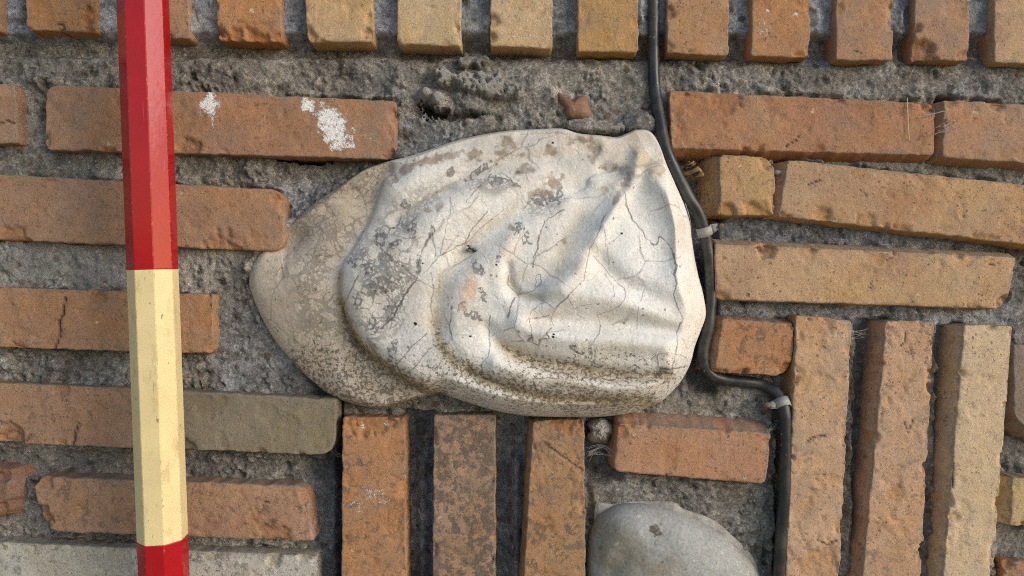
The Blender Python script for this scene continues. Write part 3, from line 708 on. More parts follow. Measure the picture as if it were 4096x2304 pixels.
RO = np.interp(TH, np.concatenate([tho - 2 * math.pi, tho, tho + 2 * math.pi]), np.tile(rao, 3))
rr_ = np.linspace(0.004, 1, NR_) ** 0.85
# finer rings near the rim
RAD = rr_[:, None] * RO[None]
U = RC[0] + RAD * np.cos(TH)[None]; V_ = RC[1] + RAD * np.sin(TH)[None]

def prof(d, w): return np.sqrt(np.maximum(1 - (1 - np.clip(d / w, 0, 1)) ** 2, 0))
def smax(a, b, k): return 0.5 * (a + b + np.sqrt((a - b) ** 2 + k * k))
def smin(a, b, k): return 0.5 * (a + b - np.sqrt((a - b) ** 2 + k * k))
MMp = 2000 / 2375 / 5.0       # mm per close-view pixel
wob = 5 * fbm(U * .012, V_ * .012, 201, 3)
d_out = sdist(U, V_, oc[::2]); d1 = sdist(U + wob, V_ + wob, catmull(LOBE1, 6, True)); d2 = sdist(U + wob, V_ - wob, catmull(LOBE2, 6, True)); dsl = sdist(U, V_, SLAB)
# lobe 0: the low rounded mass on the left
L0 = 2 - 12 * np.exp(-((U - 235) / 120) ** 2 - ((V_ - 545) / 105) ** 2) + 9 * sstep(60, 520, U) - 5 * sstep(500, 200, V_) - 3 * sstep(1050, 1350, V_) + 9 * np.exp(-((U - 330) / 170) ** 2 - ((V_ - 900) / 260) ** 2)
# lobe 1
w1 = 75 + 110 * sstep(760, 430, V_)
A1 = 17 - 8 * sstep(760, 420, V_) + 3 * sstep(400, 250, V_)
L1 = 10 + 12 * sstep(480, 1000, U) * sstep(200, 500, V_) - 4 * sstep(1000, 1350, V_) - 8 * sstep(330, 60, V_) + A1 * np.where(d1 > 0, prof(d1, w1), 0) + np.where(d1 < 0, d1 * MMp * 3.5, 0)
# lobe 2
w2 = 85 + 190 * sstep(760, 420, V_)
A2 = 15 - 8 * sstep(760, 380, V_)
L2 = 18 + 9 * sstep(900, 1600, U) - 6 * sstep(1050, 1350, V_) - 6 * sstep(450, 150, V_) + A2 * np.where(d2 > 0, prof(d2, w2), 0) + np.where(d2 < 0, d2 * MMp * (1.6 + 1.4 * sstep(500, 800, V_)), 0)
H = smax(L0, L1, 1.0); H = smax(H, L2, 1.2)
HL = H.copy()
STROKES = [
 ([(1700, 135), (1560, 175), (1400, 190), (1250, 215), (1050, 290), (880, 385), (760, 480)], -3.2, 26),
 ([(1720, 105), (1560, 105), (1400, 135), (1100, 165), (880, 240), (740, 350)], 3.0, 40),
 ([(1350, 60), (1500, 75), (1600, 82)], -2.5, 24),
 ([(1420, 250), (1200, 330), (1000, 430), (840, 560), (700, 740)], 4.2, 60),
 ([(600, 760), (600, 900), (680, 1050), (800, 1150)], 2.2, 60),
 ([(1600, 340), (1420, 415), (1200, 535), (1065, 645)], -3.6, 40),
 ([(1080, 640), (985, 750), (950, 880), (955, 990)], -3.6, 38),
 ([(1560, 390), (1400, 470), (1290, 575), (1190, 690), (1090, 800), (1050, 950), (1085, 1075), (1180, 1155), (1350, 1220)], 3.0, 44),
 ([(1730, 330), (1640, 440), (1570, 570), (1510, 690), (1410, 770), (1310, 795)], -3.2, 42),
 ([(1285, 690), (1295, 770), (1340, 828), (1440, 850)], -2.8, 15),
 ([(1300, 560), (1255, 660), (1240, 760), (1270, 860), (1360, 905), (1500, 900)], 1.4, 28),
 ([(1905, 165), (1870, 260), (1815, 380), (1730, 510), (1675, 630), (1600, 740), (1490, 800)], 5.2, 32),
 ([(1905, 165), (1892, 235), (1850, 335), (1800, 420), (1745, 500)], 3.4, 18),
 ([(1690, 640), (1780, 735), (1880, 805), (2000, 865), (2105, 935)], -5.2, 36),
 ([(1880, 400), (1950, 500), (2000, 640)], -6.0, 75),
 ([(1975, 260), (2070, 390), (2115, 520), (2130, 660), (2150, 800)], 5.5, 32),
 ([(1560, 830), (1750, 845), (1950, 893), (2150, 962)], 5.5, 40),
 ([(1420, 955), (1600, 960), (1800, 968), (2000, 995), (2160, 1030)], -5.5, 34),
 ([(1330, 970), (1500, 1025), (1700, 1045), (1900, 1055), (2130, 1085)], 5.5, 36),
 ([(1180, 990), (1250, 1060), (1340, 1112), (1500, 1162), (1700, 1198), (1900, 1222), (2080, 1212)], -7.0, 26),
 ([(1230, 1160), (1400, 1222), (1600, 1246), (1800, 1270), (2010, 1270)], 5.5, 34),
 ([(1090, 1200), (1250, 1268), (1450, 1322), (1700, 1342), (1960, 1335)], -5.0, 18),
 ([(1000, 1300), (1200, 1345), (1500, 1378), (1800, 1378), (1990, 1318)], 3.0, 26),
 ([(1740, 232), (1800, 250), (1855, 265), (1840, 330)], -5.0, 24),
 ([(1560, 180), (1680, 210), (1800, 200)], 3.0, 40),
 ([(250, 600), (330, 520), (420, 440)], -2.5, 30),
 ([(225, 610), (222, 680), (205, 750)], -1.0, 12)]
for pts, amp, sg in STROKES:
    cu = catmull(pts, 5); d = seg_dist(U, V_, cu, sg * 3.3)
    H = H + amp * np.exp(-0.5 * (d / sg) ** 2)
cham = np.clip(seg_dist(U, V_, [(1800, 20), (1838, 92), (1910, 212), (1990, 275)]) / 62, 0, 1)
slab_h = 5 + 8 * sstep(0, 1, cham) - 4 * sstep(1880, 2060, U) - np.where(dsl < 0, 60 * -dsl * MMp, 0)
H = np.where(dsl > -30, np.maximum(H, smin(H + 7, slab_h, 0.6)), H)
# rim: rolls back into the bed
wE = 95 + 60 * sstep(350, 120, V_) - 55 * sstep(760, 620, V_) * sstep(700, 500, U) + 10 * sstep(2000, 2150, U)
aE = 24 + 36 * sstep(420, 950, U)
wE2 = 230 + 190 * sstep(560, 380, U) * sstep(420, 560, V_) + 30 * sstep(1000, 1300, V_) - 110 * sstep(450, 250, V_)- 110 * sstep(760, 620, V_) * sstep(700, 500, U)
HE = -7 + aE * prof(d_out, wE2)
HE = np.where(d_out < wE2, HE, -7 + aE + 0.05 * (d_out - wE2))
H = smin(H, HE, 2.0)
H += 0.7 * fbm(U * .008, V_ * .008, 210, 3) + 0.15 * fbm(U * .05, V_ * .05, 214, 4, .65)
pk_d, pk_r = worley(U / 22, V_ / 22, 218)
H -= np.where(pk_r < 0.06, np.clip(1 - pk_d / 0.25, 0, 1), 0) * 0.5
flake = sstep(0.20, 0.235, fbm(U * .011, V_ * .011, 219, 5, .55)); H -= 0.2 * flake

# coloured markings of the stone
VEINS = [
 ([(1840, 345), (1848, 410), (1878, 475), (1928, 530), (1938, 555), (1968, 585), (1988, 595), (2008, 550), (2038, 575), (2068, 620), (2073, 650), (2083, 690), (2078, 724), (2087, 774), (2073, 834), (2088, 880), (2118, 944), (2088, 1009), (2092, 1060), (2078, 1114), (2068, 1174), (2058, 1224)], 4.2),
 ([(1848, 405), (1880, 475)], 7), ([(1968, 588), (1990, 595), (2008, 552), (2036, 575)], 7), ([(2072, 640), (2085, 690), (2078, 730)], 8),
 ([(1748, 450), (1718, 525), (1675, 615), (1652, 724), (1648, 754), (1568, 839), (1512, 894), (1488, 949), (1502, 974)], 3.2), ([(1575, 832), (1512, 894)], 5),
 ([(1552, 425), (1462, 480), (1432, 550), (1428, 615), (1407, 650), (1407, 700)], 4.5),
 ([(1287, 739), (1283, 779), (1328, 829), (1402, 814), (1447, 769), (1437, 734), (1420, 740), (1415, 790)], 3.6),
 ([(1388, 824), (1468, 869), (1512, 899)], 3), ([(1377, 954), (1397, 909), (1437, 874), (1468, 869)], 3),
 ([(1302, 1049), (1388, 1052), (1432, 1069), (1436, 1044), (1482, 1037), (1472, 1009), (1490, 990)], 4), ([(1487, 924), (1440, 940), (1387, 944), (1395, 1000), (1405, 1050)], 4),
 ([(1727, 974), (1712, 924), (1777, 904), (1822, 879), (1847, 834), (1837, 799), (1787, 754), (1740, 700), (1690, 645)], 3.2),
 ([(1727, 974), (1717, 1019), (1677, 1074), (1690, 1110), (1672, 1139), (1727, 1169)], 3.6), ([(1897, 989), (1902, 899), (1937, 799)], 2.4),
 ([(1712, 870), (1640, 880), (1600, 895), (1570, 840)], 2.6), ([(1760, 880), (1790, 830), (1785, 790), (1745, 730)], 2.8),
 ([(1015, 365), (1015, 425), (990, 515), (965, 640), (890, 724)], 3.2), ([(1187, 435), (1110, 525), (1085, 580), (960, 645)], 4.5),
 ([(655, 585), (740, 660), (820, 724)], 3.6), ([(925, 525), (900, 580), (875, 630), (860, 690)], 6), ([(925, 525), (945, 645)], 4), ([(1155, 310), (1110, 360), (1085, 390)], 4),
 ([(855, 749), (800, 824), (740, 939), (685, 989)], 7), ([(920, 724), (935, 799), (920, 874), (925, 964)], 3.4), ([(900, 1014), (830, 1074), (750, 1169)], 4.5), ([(920, 1079), (850, 1164), (800, 1209)], 4.5),
 ([(575, 739), (550, 790), (525, 839), (500, 889), (510, 930)], 5), ([(1260, 430), (1150, 520), (1085, 590)], 3), ([(1320, 840), (1300, 880), (1285, 935)], 5),
 ([(1200, 930), (1195, 1010), (1200, 1070), (1190, 1130), (1150, 1165), (1090, 1165)], 4), ([(1015, 920), (1012, 980), (1020, 1040)], 5), ([(1830, 540), (1750, 600), (1745, 520), (1760, 640), (1770, 720)], 2.6),
 ([(1965, 1140), (1990, 1115), (2050, 1105), (2130, 1125), (2140, 1150)], 3.2), ([(1995, 1125), (2003, 1180), (2060, 1180), (2135, 1170)], 4.5), ([(2050, 1230), (1995, 1265), (1975, 1310), (1940, 1340)], 3),
 ([(1405, 1228), (1500, 1225), (1560, 1240), (1580, 1210), (1620, 1180)], 4), ([(1405, 1228), (1420, 1280)], 3.5), ([(1640, 1230), (1680, 1270), (1720, 1285)], 3.5), ([(1535, 1290), (1560, 1240)], 4),
 ([(1590, 1060), (1610, 1100), (1680, 1135)], 3.2), ([(940, 800), (860, 760), (800, 700)], 2.6), ([(970, 560), (1060, 580), (1160, 630), (1190, 680)], 2.2), ([(2000, 300), (2030, 400), (2080, 520)], 1.8),
 ([(1540, 60), (1340, 70)], 1.6), ([(180, 740), (240, 640), (330, 640), (510, 650)], 2.4)]
vein = np.zeros(U.shape)
jx = U + 7 * fbm(U * .035, V_ * .035, 221, 3); jy = V_ + 7 * fbm(U * .035, V_ * .035, 222, 3)
vn_w = fbm(U * .02, V_ * .02, 223, 3)
for pts, w in VEINS:
    d = seg_dist(jx, jy, pts, 30); ww_ = w * (0.45 + 1.3 * np.clip(0.5 + 1.1 * vn_w, 0, 1)); vein = np.maximum(vein, sstep(ww_ * .85, ww_ * 0.25, d) * min(1, 0.32 + w * .11))
GREY = [(730, 905, 34, 44, 20), (712, 778, 62, 44, -20), (650, 800, 30, 40, 0), (735, 1090, 20, 56, 12), (860, 690, 15, 50, 5), (1142, 705, 26, 44, -30), (1120, 925, 46, 22, 25), (1165, 830, 16, 36, -20), (1070, 885, 16, 30, 20), (680, 565, 26, 38, 10), (755, 585, 46, 13, -28),
        (840, 510, 14, 50, 8), (1150, 240, 80, 18, -32), (1215, 285, 46, 26, 20), (1450, 375, 70, 30, -15), (1530, 350, 16, 46, 0), (1290, 295, 50, 14, 20), (1370, 560, 14, 34, 15), (1385, 580, 20, 8, 30), (620, 700, 26, 30, 0), (545, 680, 26, 22, 0), (570, 860, 20, 40, 0), (645, 980, 24, 40, 0), (1012, 245, 16, 30, 10), (800, 400, 26, 20, -30), (920, 540, 14, 36, 10), (1600, 1085, 22, 14, 40), (1335, 510, 30, 30, 0), (1240, 660, 12, 16, 0), (1390, 1035, 16, 16, 0), (2020, 1195, 40, 16, -8)]
BROWN = [(930, 188, 118, 20, -14), (1010, 168, 34, 20, -8), (800, 238, 52, 22, -30), (740, 290, 26, 16, -50), (1258, 158, 36, 26, 0), (1285, 106, 36, 32, 0), (1490, 146, 34, 30, 0), (1690, 140, 34, 46, -15), (1640, 94, 62, 13, 4), (1590, 110, 20, 12, 0), (1690, 190, 14, 20, 0), (1745, 232, 34, 12, 30),
         (1835, 243, 50, 20, 8), (1850, 290, 20, 46, 12), (1800, 370, 12, 50, 28), (1500, 290, 44, 36, -10), (1440, 345, 50, 22, -10), (1360, 236, 52, 26, 0), (960, 405, 20, 30, 10), (900, 430, 20, 12, 0), (1350, 168, 18, 13, 0), (1120, 170, 34, 30, 0), (1740, 335, 24, 24, 0), (1000, 260, 22, 12, 0), (1550, 570, 14, 14, 0), (1300, 505, 12, 18, 0)]
grey_ = np.zeros(U.shape); brown = np.zeros(U.shape)
for i, b in enumerate(GREY): grey_ = np.maximum(grey_, blob(U, V_, *b, seed=300 + i, rough=0.9, freq=0.03, soft=0.3))
for i, b in enumerate(BROWN): brown = np.maximum(brown, blob(U, V_, *b, seed=340 + i, rough=1.3, freq=0.03, soft=0.75))
breccia = np.clip(0.66 * sstep(20, -40, d1) * sstep(180, 330, U) * sstep(1250, 1000, V_)
                  + 0.95 * blob(U, V_, 695, 780, 150, 290, 12, 371, .5, .008, .35) + 0.55 * blob(U, V_, 830, 400, 200, 80, -35, 372, .5, .008, .4) + 0.7 * blob(U, V_, 1250, 290, 170, 60, -10, 373, .5, .008, .4)
                  + 0.6 * blob(U, V_, 1420, 400, 110, 70, 0, 374, .5, .01, .4) + 0.45 * blob(U, V_, 1110, 920, 70, 130, 0, 375, .5, .01, .4), 0, 1)
tan = np.clip(0.95 * sstep(40, -30, d1) + 0.55 * sstep(330, 90, V_) + 0.3 * sstep(2000, 2120, U) * sstep(800, 500, V_) + 0.75 * np.where((dsl > 0) & (cham < 1), 1, 0) + .25 * np.exp(-((V_ - 1250) / 130) ** 2) * sstep(1000, 1500, U), 0, 1)
lap = HL - H
crease = np.zeros(U.shape)  # crease mask: dirt lines and painted shade in the fold valleys
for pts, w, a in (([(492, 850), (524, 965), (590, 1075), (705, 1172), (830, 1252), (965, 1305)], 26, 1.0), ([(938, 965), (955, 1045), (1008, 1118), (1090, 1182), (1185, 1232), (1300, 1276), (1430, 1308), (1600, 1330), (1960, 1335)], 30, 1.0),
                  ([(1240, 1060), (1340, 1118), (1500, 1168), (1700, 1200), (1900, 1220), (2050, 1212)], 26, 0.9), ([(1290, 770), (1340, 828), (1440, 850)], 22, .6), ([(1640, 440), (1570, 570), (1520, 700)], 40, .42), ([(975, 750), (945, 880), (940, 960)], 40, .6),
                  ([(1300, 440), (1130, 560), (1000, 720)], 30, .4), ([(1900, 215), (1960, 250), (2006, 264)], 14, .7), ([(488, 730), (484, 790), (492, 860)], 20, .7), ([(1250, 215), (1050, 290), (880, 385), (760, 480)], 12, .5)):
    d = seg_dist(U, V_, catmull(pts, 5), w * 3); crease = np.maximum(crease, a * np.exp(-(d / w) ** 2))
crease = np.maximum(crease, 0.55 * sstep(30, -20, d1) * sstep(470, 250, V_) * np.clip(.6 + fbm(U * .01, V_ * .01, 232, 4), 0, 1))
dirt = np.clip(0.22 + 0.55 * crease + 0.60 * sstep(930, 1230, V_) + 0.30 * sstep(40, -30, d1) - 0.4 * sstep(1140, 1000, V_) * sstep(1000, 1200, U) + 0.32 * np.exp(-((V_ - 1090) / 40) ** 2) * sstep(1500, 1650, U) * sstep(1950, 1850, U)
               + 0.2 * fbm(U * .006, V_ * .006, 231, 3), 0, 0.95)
black = np.zeros(U.shape)
for (bx, by, br) in ((845, 967, 9), (1230, 688, 6), (880, 680, 5), (1825, 538, 6), (1105, 1028, 6), (1500, 1030, 7), (1502, 1018, 6), (1497, 108, 7), (1515, 1035, 3)):
    black = np.maximum(black, blob(U, V_, bx, by, br, br * .8, 20, 240, .4, .1, .2))
pink = np.clip(blob(U, V_, 1105, 795, 34, 60, 10, 381, .6, .03, .4) + .6 * blob(U, V_, 1070, 890, 20, 22, 0, 382, .6, .03, .4) + .4 * blob(U, V_, 1285, 620, 30, 24, 0, 383, .5, .03, .5), 0, 1)

co = W(Mx(U), My(V_), H / 1000.0).reshape(-1, 3)
F = [grid_faces(NR_, NT_, True)]
ctr = W(Mx(RC[0]), My(RC[1]), H[0].mean() / 1000)[None]
last = co[-NT_:].copy(); sk = last.copy(); sk[:, 1] += 0.022
marb_c = co.mean(0); sk[:, 0] += (marb_c[0] - sk[:, 0]) * 0.03; sk[:, 2] += (marb_c[2] - sk[:, 2]) * 0.03
n0 = len(co); co = np.concatenate([co, sk])
a_ = np.arange(NT_); b_ = (a_ + 1) % NT_; base_i = (NR_ - 1) * NT_
F.append(np.stack([base_i + a_, base_i + b_, n0 + b_, n0 + a_], -1))
Fm = np.concatenate(F)[:, ::-1]
# close the middle with a small quad fan (pairs of rim points)
half = NT_ // 2
capf = np.stack([np.arange(0, half - 1), np.arange(1, half), NT_ - 1 - np.arange(1, half), NT_ - 1 - np.arange(0, half - 1)], -1)
Fm = np.concatenate([Fm, capf])
ext_ = lambda a: np.concatenate([a.ravel(), a[-1]])
marb = mesh_obj('marble_carving', co, Fm, marble_mat(), None,
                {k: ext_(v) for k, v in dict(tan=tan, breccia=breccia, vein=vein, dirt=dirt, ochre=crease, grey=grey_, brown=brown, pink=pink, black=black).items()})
tag(marb, 'large cream white veined marble carving with flowing drapery folds, set into the brick wall', 'carving')

# ------------------------------------------------------------------ the mortar bed
def mortar_level(x, y):
    """recess of the mortar bed in mm, layout coordinates"""
    L = np.full(x.shape, -18.0)
    def put(x0, y0, x1, y1, v, f=8):
        nonlocal L
        m = zone(x, y, x0, y0, x1, y1, f); L = L * (1 - m) + v * m
    put(-900, -900, 3400, 108, -8, 14)
    put(-900, 100, 3400, 152, -27, 10)
    put(-900, 150, 1010, 225, -15, 12)
    put(1690, 172, 3400, 262, -12, 12)
    put(990, 165, 1690, 345, -8, 20)
    put(690, 375, 1010, 470, -24, 14)
    put(-900, 370, 690, 470, -15, 10)
    put(-900, 610, 700, 735, -12, 10)
    put(-900, 885, 800, 975, -16, 10)
    put(540, 640, 780, 985, -15, 16)
    put(700, 480, 800, 640, -20, 14)
    put(-900, 1120, 870, 1215, -22, 10)
    put(-900, 1345, 800, 1400, -19, 10)
    put(30, 205, 118, 380, -15, 8)
    put(785, 1150, 870, 1600, -27, 10)
    put(844, 985, 864, 1600, -45, 6)
    put(1018, 1030, 1094, 1600, -36, 5)
    put(1244, 1035, 1344, 1600, -36, 5)
    put(730, 930, 860, 1020, -34, 14)
    put(1470, 1040, 1560, 1290, -32, 10)
    put(1480, 1205, 1990, 1700, -15, 14)
    put(1690, 940, 1990, 1085, -21, 14)
    put(1745, 535, 2700, 630, -21, 10)
    put(1785, 752, 2700, 822, -21, 10)
    put(2140, 800, 2232, 1700, -30, 8)
    put(2348, 815, 2425, 1700, -30, 8)
    put(1945, 800, 2005, 1700, -30, 8)
    put(2500, 620, 3400, 1700, -27, 14)
    put(1690, 372, 1815, 560, -40, 9)
    put(1944, 392, 1988, 550, -38, 6)
    put(2345, 250, 2380, 400, -34, 6)
    put(1728, 560, 1800, 990, -36, 10)
    put(700, 560, 790, 1000, -18, 20)
    return L

mx = np.unique(np.concatenate([np.linspace(-4.2, -0.75, 24), np.linspace(-0.75, -0.47, 60), np.arange(-0.47, 0.471, 0.00105), np.linspace(0.47, 0.75, 60), np.linspace(0.75, 4.2, 24)]))
mz = np.unique(np.concatenate([np.linspace(-UP - 0.05, -0.5, 18), np.linspace(-0.5, -0.26, 60), np.arange(-0.26, 0.2601, 0.00105), np.linspace(0.26, 0.5, 60), np.linspace(0.5, 1.5, 20)]))[::-1]
MX, MZ = np.meshgrid(mx, mz)
fz = PPM * DIST / (DIST + 0.016) / K
LX = 1288 + MX * fz; LY = 724.5 - MZ * fz          # layout position of the bed, about 16 mm deep
wx = LX + 9 * fbm(LX * .02, LY * .02, 3, 3); wy = LY + 9 * fbm(LX * .02, LY * .02, 4, 3)
lev = mortar_level(wx, wy)
lev = np.where(lev > -30, lev * 0.70, -21 + (lev + 30) * 0.95)
deep = sstep(-19, -32, lev)
rough_amt = 1.0 - 0.55 * deep
# a tooled bead left standing in each of the deep upright joints
for cx in (1056, 1292):
    lev += 9 * np.exp(-((LX - cx - 6) / 15.0) ** 2) * sstep(1120, 1180, LY)
X_, Z_ = MX * 1000, MZ * 1000      # millimetres
n_big = fbm(X_ / 46, Z_ / 46, 5, 4)
n_mid = fbm(X_ / 11, Z_ / 11, 9, 4, 0.6)
n_fin = fbm(X_ / 3.4, Z_ / 3.4, 15, 3, 0.6)
wd, wr = worley((X_ + 3 * n_mid) / 5.5, (Z_ + 3 * n_fin) / 5.5, 21)
lump = np.where(wr > 0.62, np.clip(1 - wd / 0.55, 0, 1) ** 0.6, 0)
wd2, wr2 = worley((X_ + 4 * n_mid) / 13, (Z_ + 4 * n_fin) / 13, 31)
clod = np.where(wr2 > 0.72, np.clip(1 - wd2 / 0.5, 0, 1) ** 0.6, 0)
pit = np.where(wr < 0.10, np.clip(1 - wd / 0.4, 0, 1), 0)
pit2 = np.where(wr2 < 0.09, np.clip(1 - wd2 / 0.36, 0, 1), 0)
top_cement = zone(LX, LY, -900, -900, 3400, 112, 14)
trow = 0.50 + 0.85 * sstep(-0.12, 0.25, fbm(X_ / 60, Z_ / 60, 77, 3))
rr = rough_amt * (1 - 0.5 * top_cement) * trow
disp = rr * (3.4 * n_big + 1.9 * n_mid + 1.5 * n_fin + 1.1 * lump + 2.2 * clod - 2.6 * pit - 6 * pit2)
# torn lip and crumbs of mortar over the marble, with the hole under it
lip = blob(LX, LY, 1215, 222, 92, 26, 8, 41, 0.8, 0.03) + 0.8 * blob(LX, LY, 1120, 205, 26, 18, 0, 44, 0.8, 0.05)
rg = fbm(X_ / 9, Z_ / 9, 71, 4, 0.6, ridged=True)
disp += 12 * lip * (0.55 + 0.8 * rg + 0.4 * n_fin)
disp += 1.6 * rough_amt * fbm(X_ / 7, Z_ / 7, 73, 4, 0.65, ridged=True) * sstep(-0.1, 0.3, n_big)
for (bx, by, br, bh) in ((1632, 322, 44, 9), (1600, 318, 40, 8), (1076, 246, 17, 12), (1106, 258, 18, 13), (1190, 262, 34, 5), (1390, 250, 26, 5), (1105, 290, 30, 6)):
    disp += bh * np.clip(1 - (np.hypot(LX - bx, LY - by) / br + 0.35 * n_mid) ** 2, 0, 1)
disp -= 26 * np.maximum(blob(LX, LY, 1084, 284, 20, 11, 30, 47, 1.5, 0.13, .4), blob(LX, LY, 1106, 292, 24, 7, -12, 57, 1.3, 0.13, .4))
disp -= 16 * blob(LX, LY, 1150, 300, 60, 9, -6, 48, 0.8, 0.05)
disp -= 26 * blob(LX, LY, 770, 398, 62, 13, 2, 50, 0.8, 0.05)
# mortar pointed up against the top of the carved marble
disp += 15 * blob(LX, LY, 1492, 330, 74, 15, 4, 51, 0.6, 0.04)
disp += 7 * blob(LX, LY, 1015, 395, 26, 12, -20, 52, 0.8, 0.05)
disp += 10 * blob(LX, LY, 1190, 160, 42, 22, -8, 53, 0.8, 0.05)
# packed up against the arrises of the bricks, more in some places than others
near = np.full(LX.shape, 99.0)
for q in QUADS:
    cx_, cy_ = q[:, 0], q[:, 1]
    m = (LX > cx_.min() - 40) & (LX < cx_.max() + 40) & (LY > cy_.min() - 40) & (LY < cy_.max() + 40)
    if m.any(): near[m] = np.minimum(near[m], np.abs(sdist(wx[m], wy[m], [tuple(p_) for p_ in q])))
pack = sstep(-0.08, 0.22, fbm(LX * .011, LY * .011, 81, 3)) * np.exp(-near / 9.0) * (1 - deep)
lev = lev + pack * np.clip(-1.0 - lev, 0, 9) * 0.85
oD = np.stack([Mx(oc[::3, 0]), My(oc[::3, 1])], -1)
mm_ = (LX > 560) & (LX < 1800) & (LY > 240) & (LY < 1110)
dm_ = np.full(LX.shape, 99.0); dm_[mm_] = np.abs(sdist(wx[mm_], wy[mm_], [tuple(p_) for p_ in oD]))
topside = sstep(720, 560, LY) * sstep(1700, 1600, LX) + 0.5 * sstep(840, 700, LX) * sstep(930, 850, LY)
lev = lev + np.clip(topside, 0, 1) * np.exp(-dm_ / 16.0) * np.clip(1.0 - lev, 0, 12) * (0.6 + 0.5 * n_mid)
lev_mm = np.minimum(lev + disp, 6.0)
far = np.clip(np.maximum(np.abs(MX) - 0.47, np.abs(MZ) - 0.26), 0, 1)
lev_mm = np.where(far > 0.02, -16 + 3 * n_big, lev_mm)
blue = np.clip(0.85 * top_cement + 0.7 * zone(LX, LY, 2030, 100, 2110, 180, 10) + 0.45 * zone(LX, LY, 690, 460, 850, 640, 40)
               + 0.45 * blob(LX, LY, 1050, 370, 120, 60, -20, 61, 0.6, 0.012, .5) + 0.5 * zone(LX, LY, 540, 760, 760, 985, 30)
               + 0.55 * zone(LX, LY, 1745, 540, 2570, 620, 20) + 0.6 * zone(LX, LY, 1785, 755, 2570, 820, 14)
               + 0.5 * zone(LX, LY, 780, 1150, 880, 1600, 10) + 0.9 * deep + 0.25 * n_big + 0.12, 0, 1)
blue *= 1 - 0.8 * zone(LX, LY, -900, 108, 3400, 150, 12)
soot_shade = np.clip(0.22 * zone(LX, LY, 1010, 1030, 1100, 1700, 8) + 0.22 * zone(LX, LY, 1240, 1030, 1345, 1700, 8)  # joints darkened by zone: part soot, part shade put into the tone
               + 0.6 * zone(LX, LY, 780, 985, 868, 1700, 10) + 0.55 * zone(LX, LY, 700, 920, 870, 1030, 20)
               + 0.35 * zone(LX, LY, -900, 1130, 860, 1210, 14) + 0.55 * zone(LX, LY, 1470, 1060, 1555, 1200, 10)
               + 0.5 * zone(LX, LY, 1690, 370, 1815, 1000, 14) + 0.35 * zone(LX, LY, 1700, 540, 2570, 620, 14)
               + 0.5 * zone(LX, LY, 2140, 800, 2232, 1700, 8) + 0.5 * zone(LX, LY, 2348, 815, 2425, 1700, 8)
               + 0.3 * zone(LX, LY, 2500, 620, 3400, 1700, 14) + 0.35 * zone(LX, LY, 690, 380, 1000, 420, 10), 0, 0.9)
pale = np.clip(0.45 * top_cement * sstep(-.1, .3, n_big) + 0.9 * lip + 0.8 * blob(LX, LY, 1091, 252, 40, 18, 10, 62) + 0.8 * blob(LX, LY, 80, 310, 30, 18, 0, 63)
               + 0.5 * zone(LX, LY, -900, 615, 620, 715, 14) + 0.5 * blob(LX, LY, 1720, 990, 24, 20, 0, 64) + 0.6 * blob(LX, LY, 2180, 405, 130, 14, 3, 65), 0, 1)
co = np.stack([MX, -lev_mm / 1000, MZ], -1).reshape(-1, 3)
mo = mesh_obj('mortar', co, grid_faces(len(mz), len(mx)), MORTAR, wall, {'blue': blue, 'soot_shade': soot_shade, 'pale': pale})
tag(mo, 'rough grey brown mortar with dark grains and pits')

# ------------------------------------------------------------------ other stones in the wall
def dome(poly, top, mat, name, label, edge_h=-22, nT=220, nR=70, w=0.9, bumps=(), seed=0, rough=0.4, attrs=None, power=0.5, parent=wall, tiltx=0.0):
    pc = catmull(poly, 8, True); c = pc.mean(0)
    th = np.mod(np.arctan2(pc[:, 1] - c[1], pc[:, 0] - c[0]), 2 * math.pi); rd = np.hypot(*(pc - c).T)
    o_ = np.argsort(th); t_ = np.arange(nT) / nT * 2 * math.pi
    R = np.interp(t_, np.concatenate([th[o_] - 2 * math.pi, th[o_], th[o_] + 2 * math.pi]), np.tile(rd[o_], 3))
    q = np.sin(np.linspace(0.01, math.pi / 2, nR))
    x = c[0] + (q[:, None] * R) * np.cos(t_); y = c[1] + (q[:, None] * R) * np.sin(t_)
    h = edge_h + (top - edge_h) * np.maximum(1 - (q[:, None] * np.ones(nT)) ** (2 / w), 0) ** power
    h = h + tiltx * (x - c[0])
    for bx, by, br, bh in bumps: h = h + bh * np.exp(-((x - bx) ** 2 + (y - by) ** 2) / br**2)
    S = max(np.ptp(pc[:, 0]), 10)
    h = h + rough * (1.6 * fbm(x / S * 5, y / S * 5, seed, 3) + 0.6 * fbm(x / S * 22, y / S * 22, seed + 3, 3))
    co = W(x, y, h / 1000).reshape(-1, 3)
    Fd = grid_faces(nR, nT, True)[:, ::-1]
    hf = nT // 2
    cap = np.stack([np.arange(0, hf - 1), np.arange(1, hf), nT - 1 - np.arange(1, hf), nT - 1 - np.arange(0, hf - 1)], -1)
    at = {k: f(x, y) for k, f in (attrs or {}).items()}
    o = mesh_obj(name, co, np.concatenate([Fd, cap]), mat, parent, at)
    if label: o['label'] = label
    return o

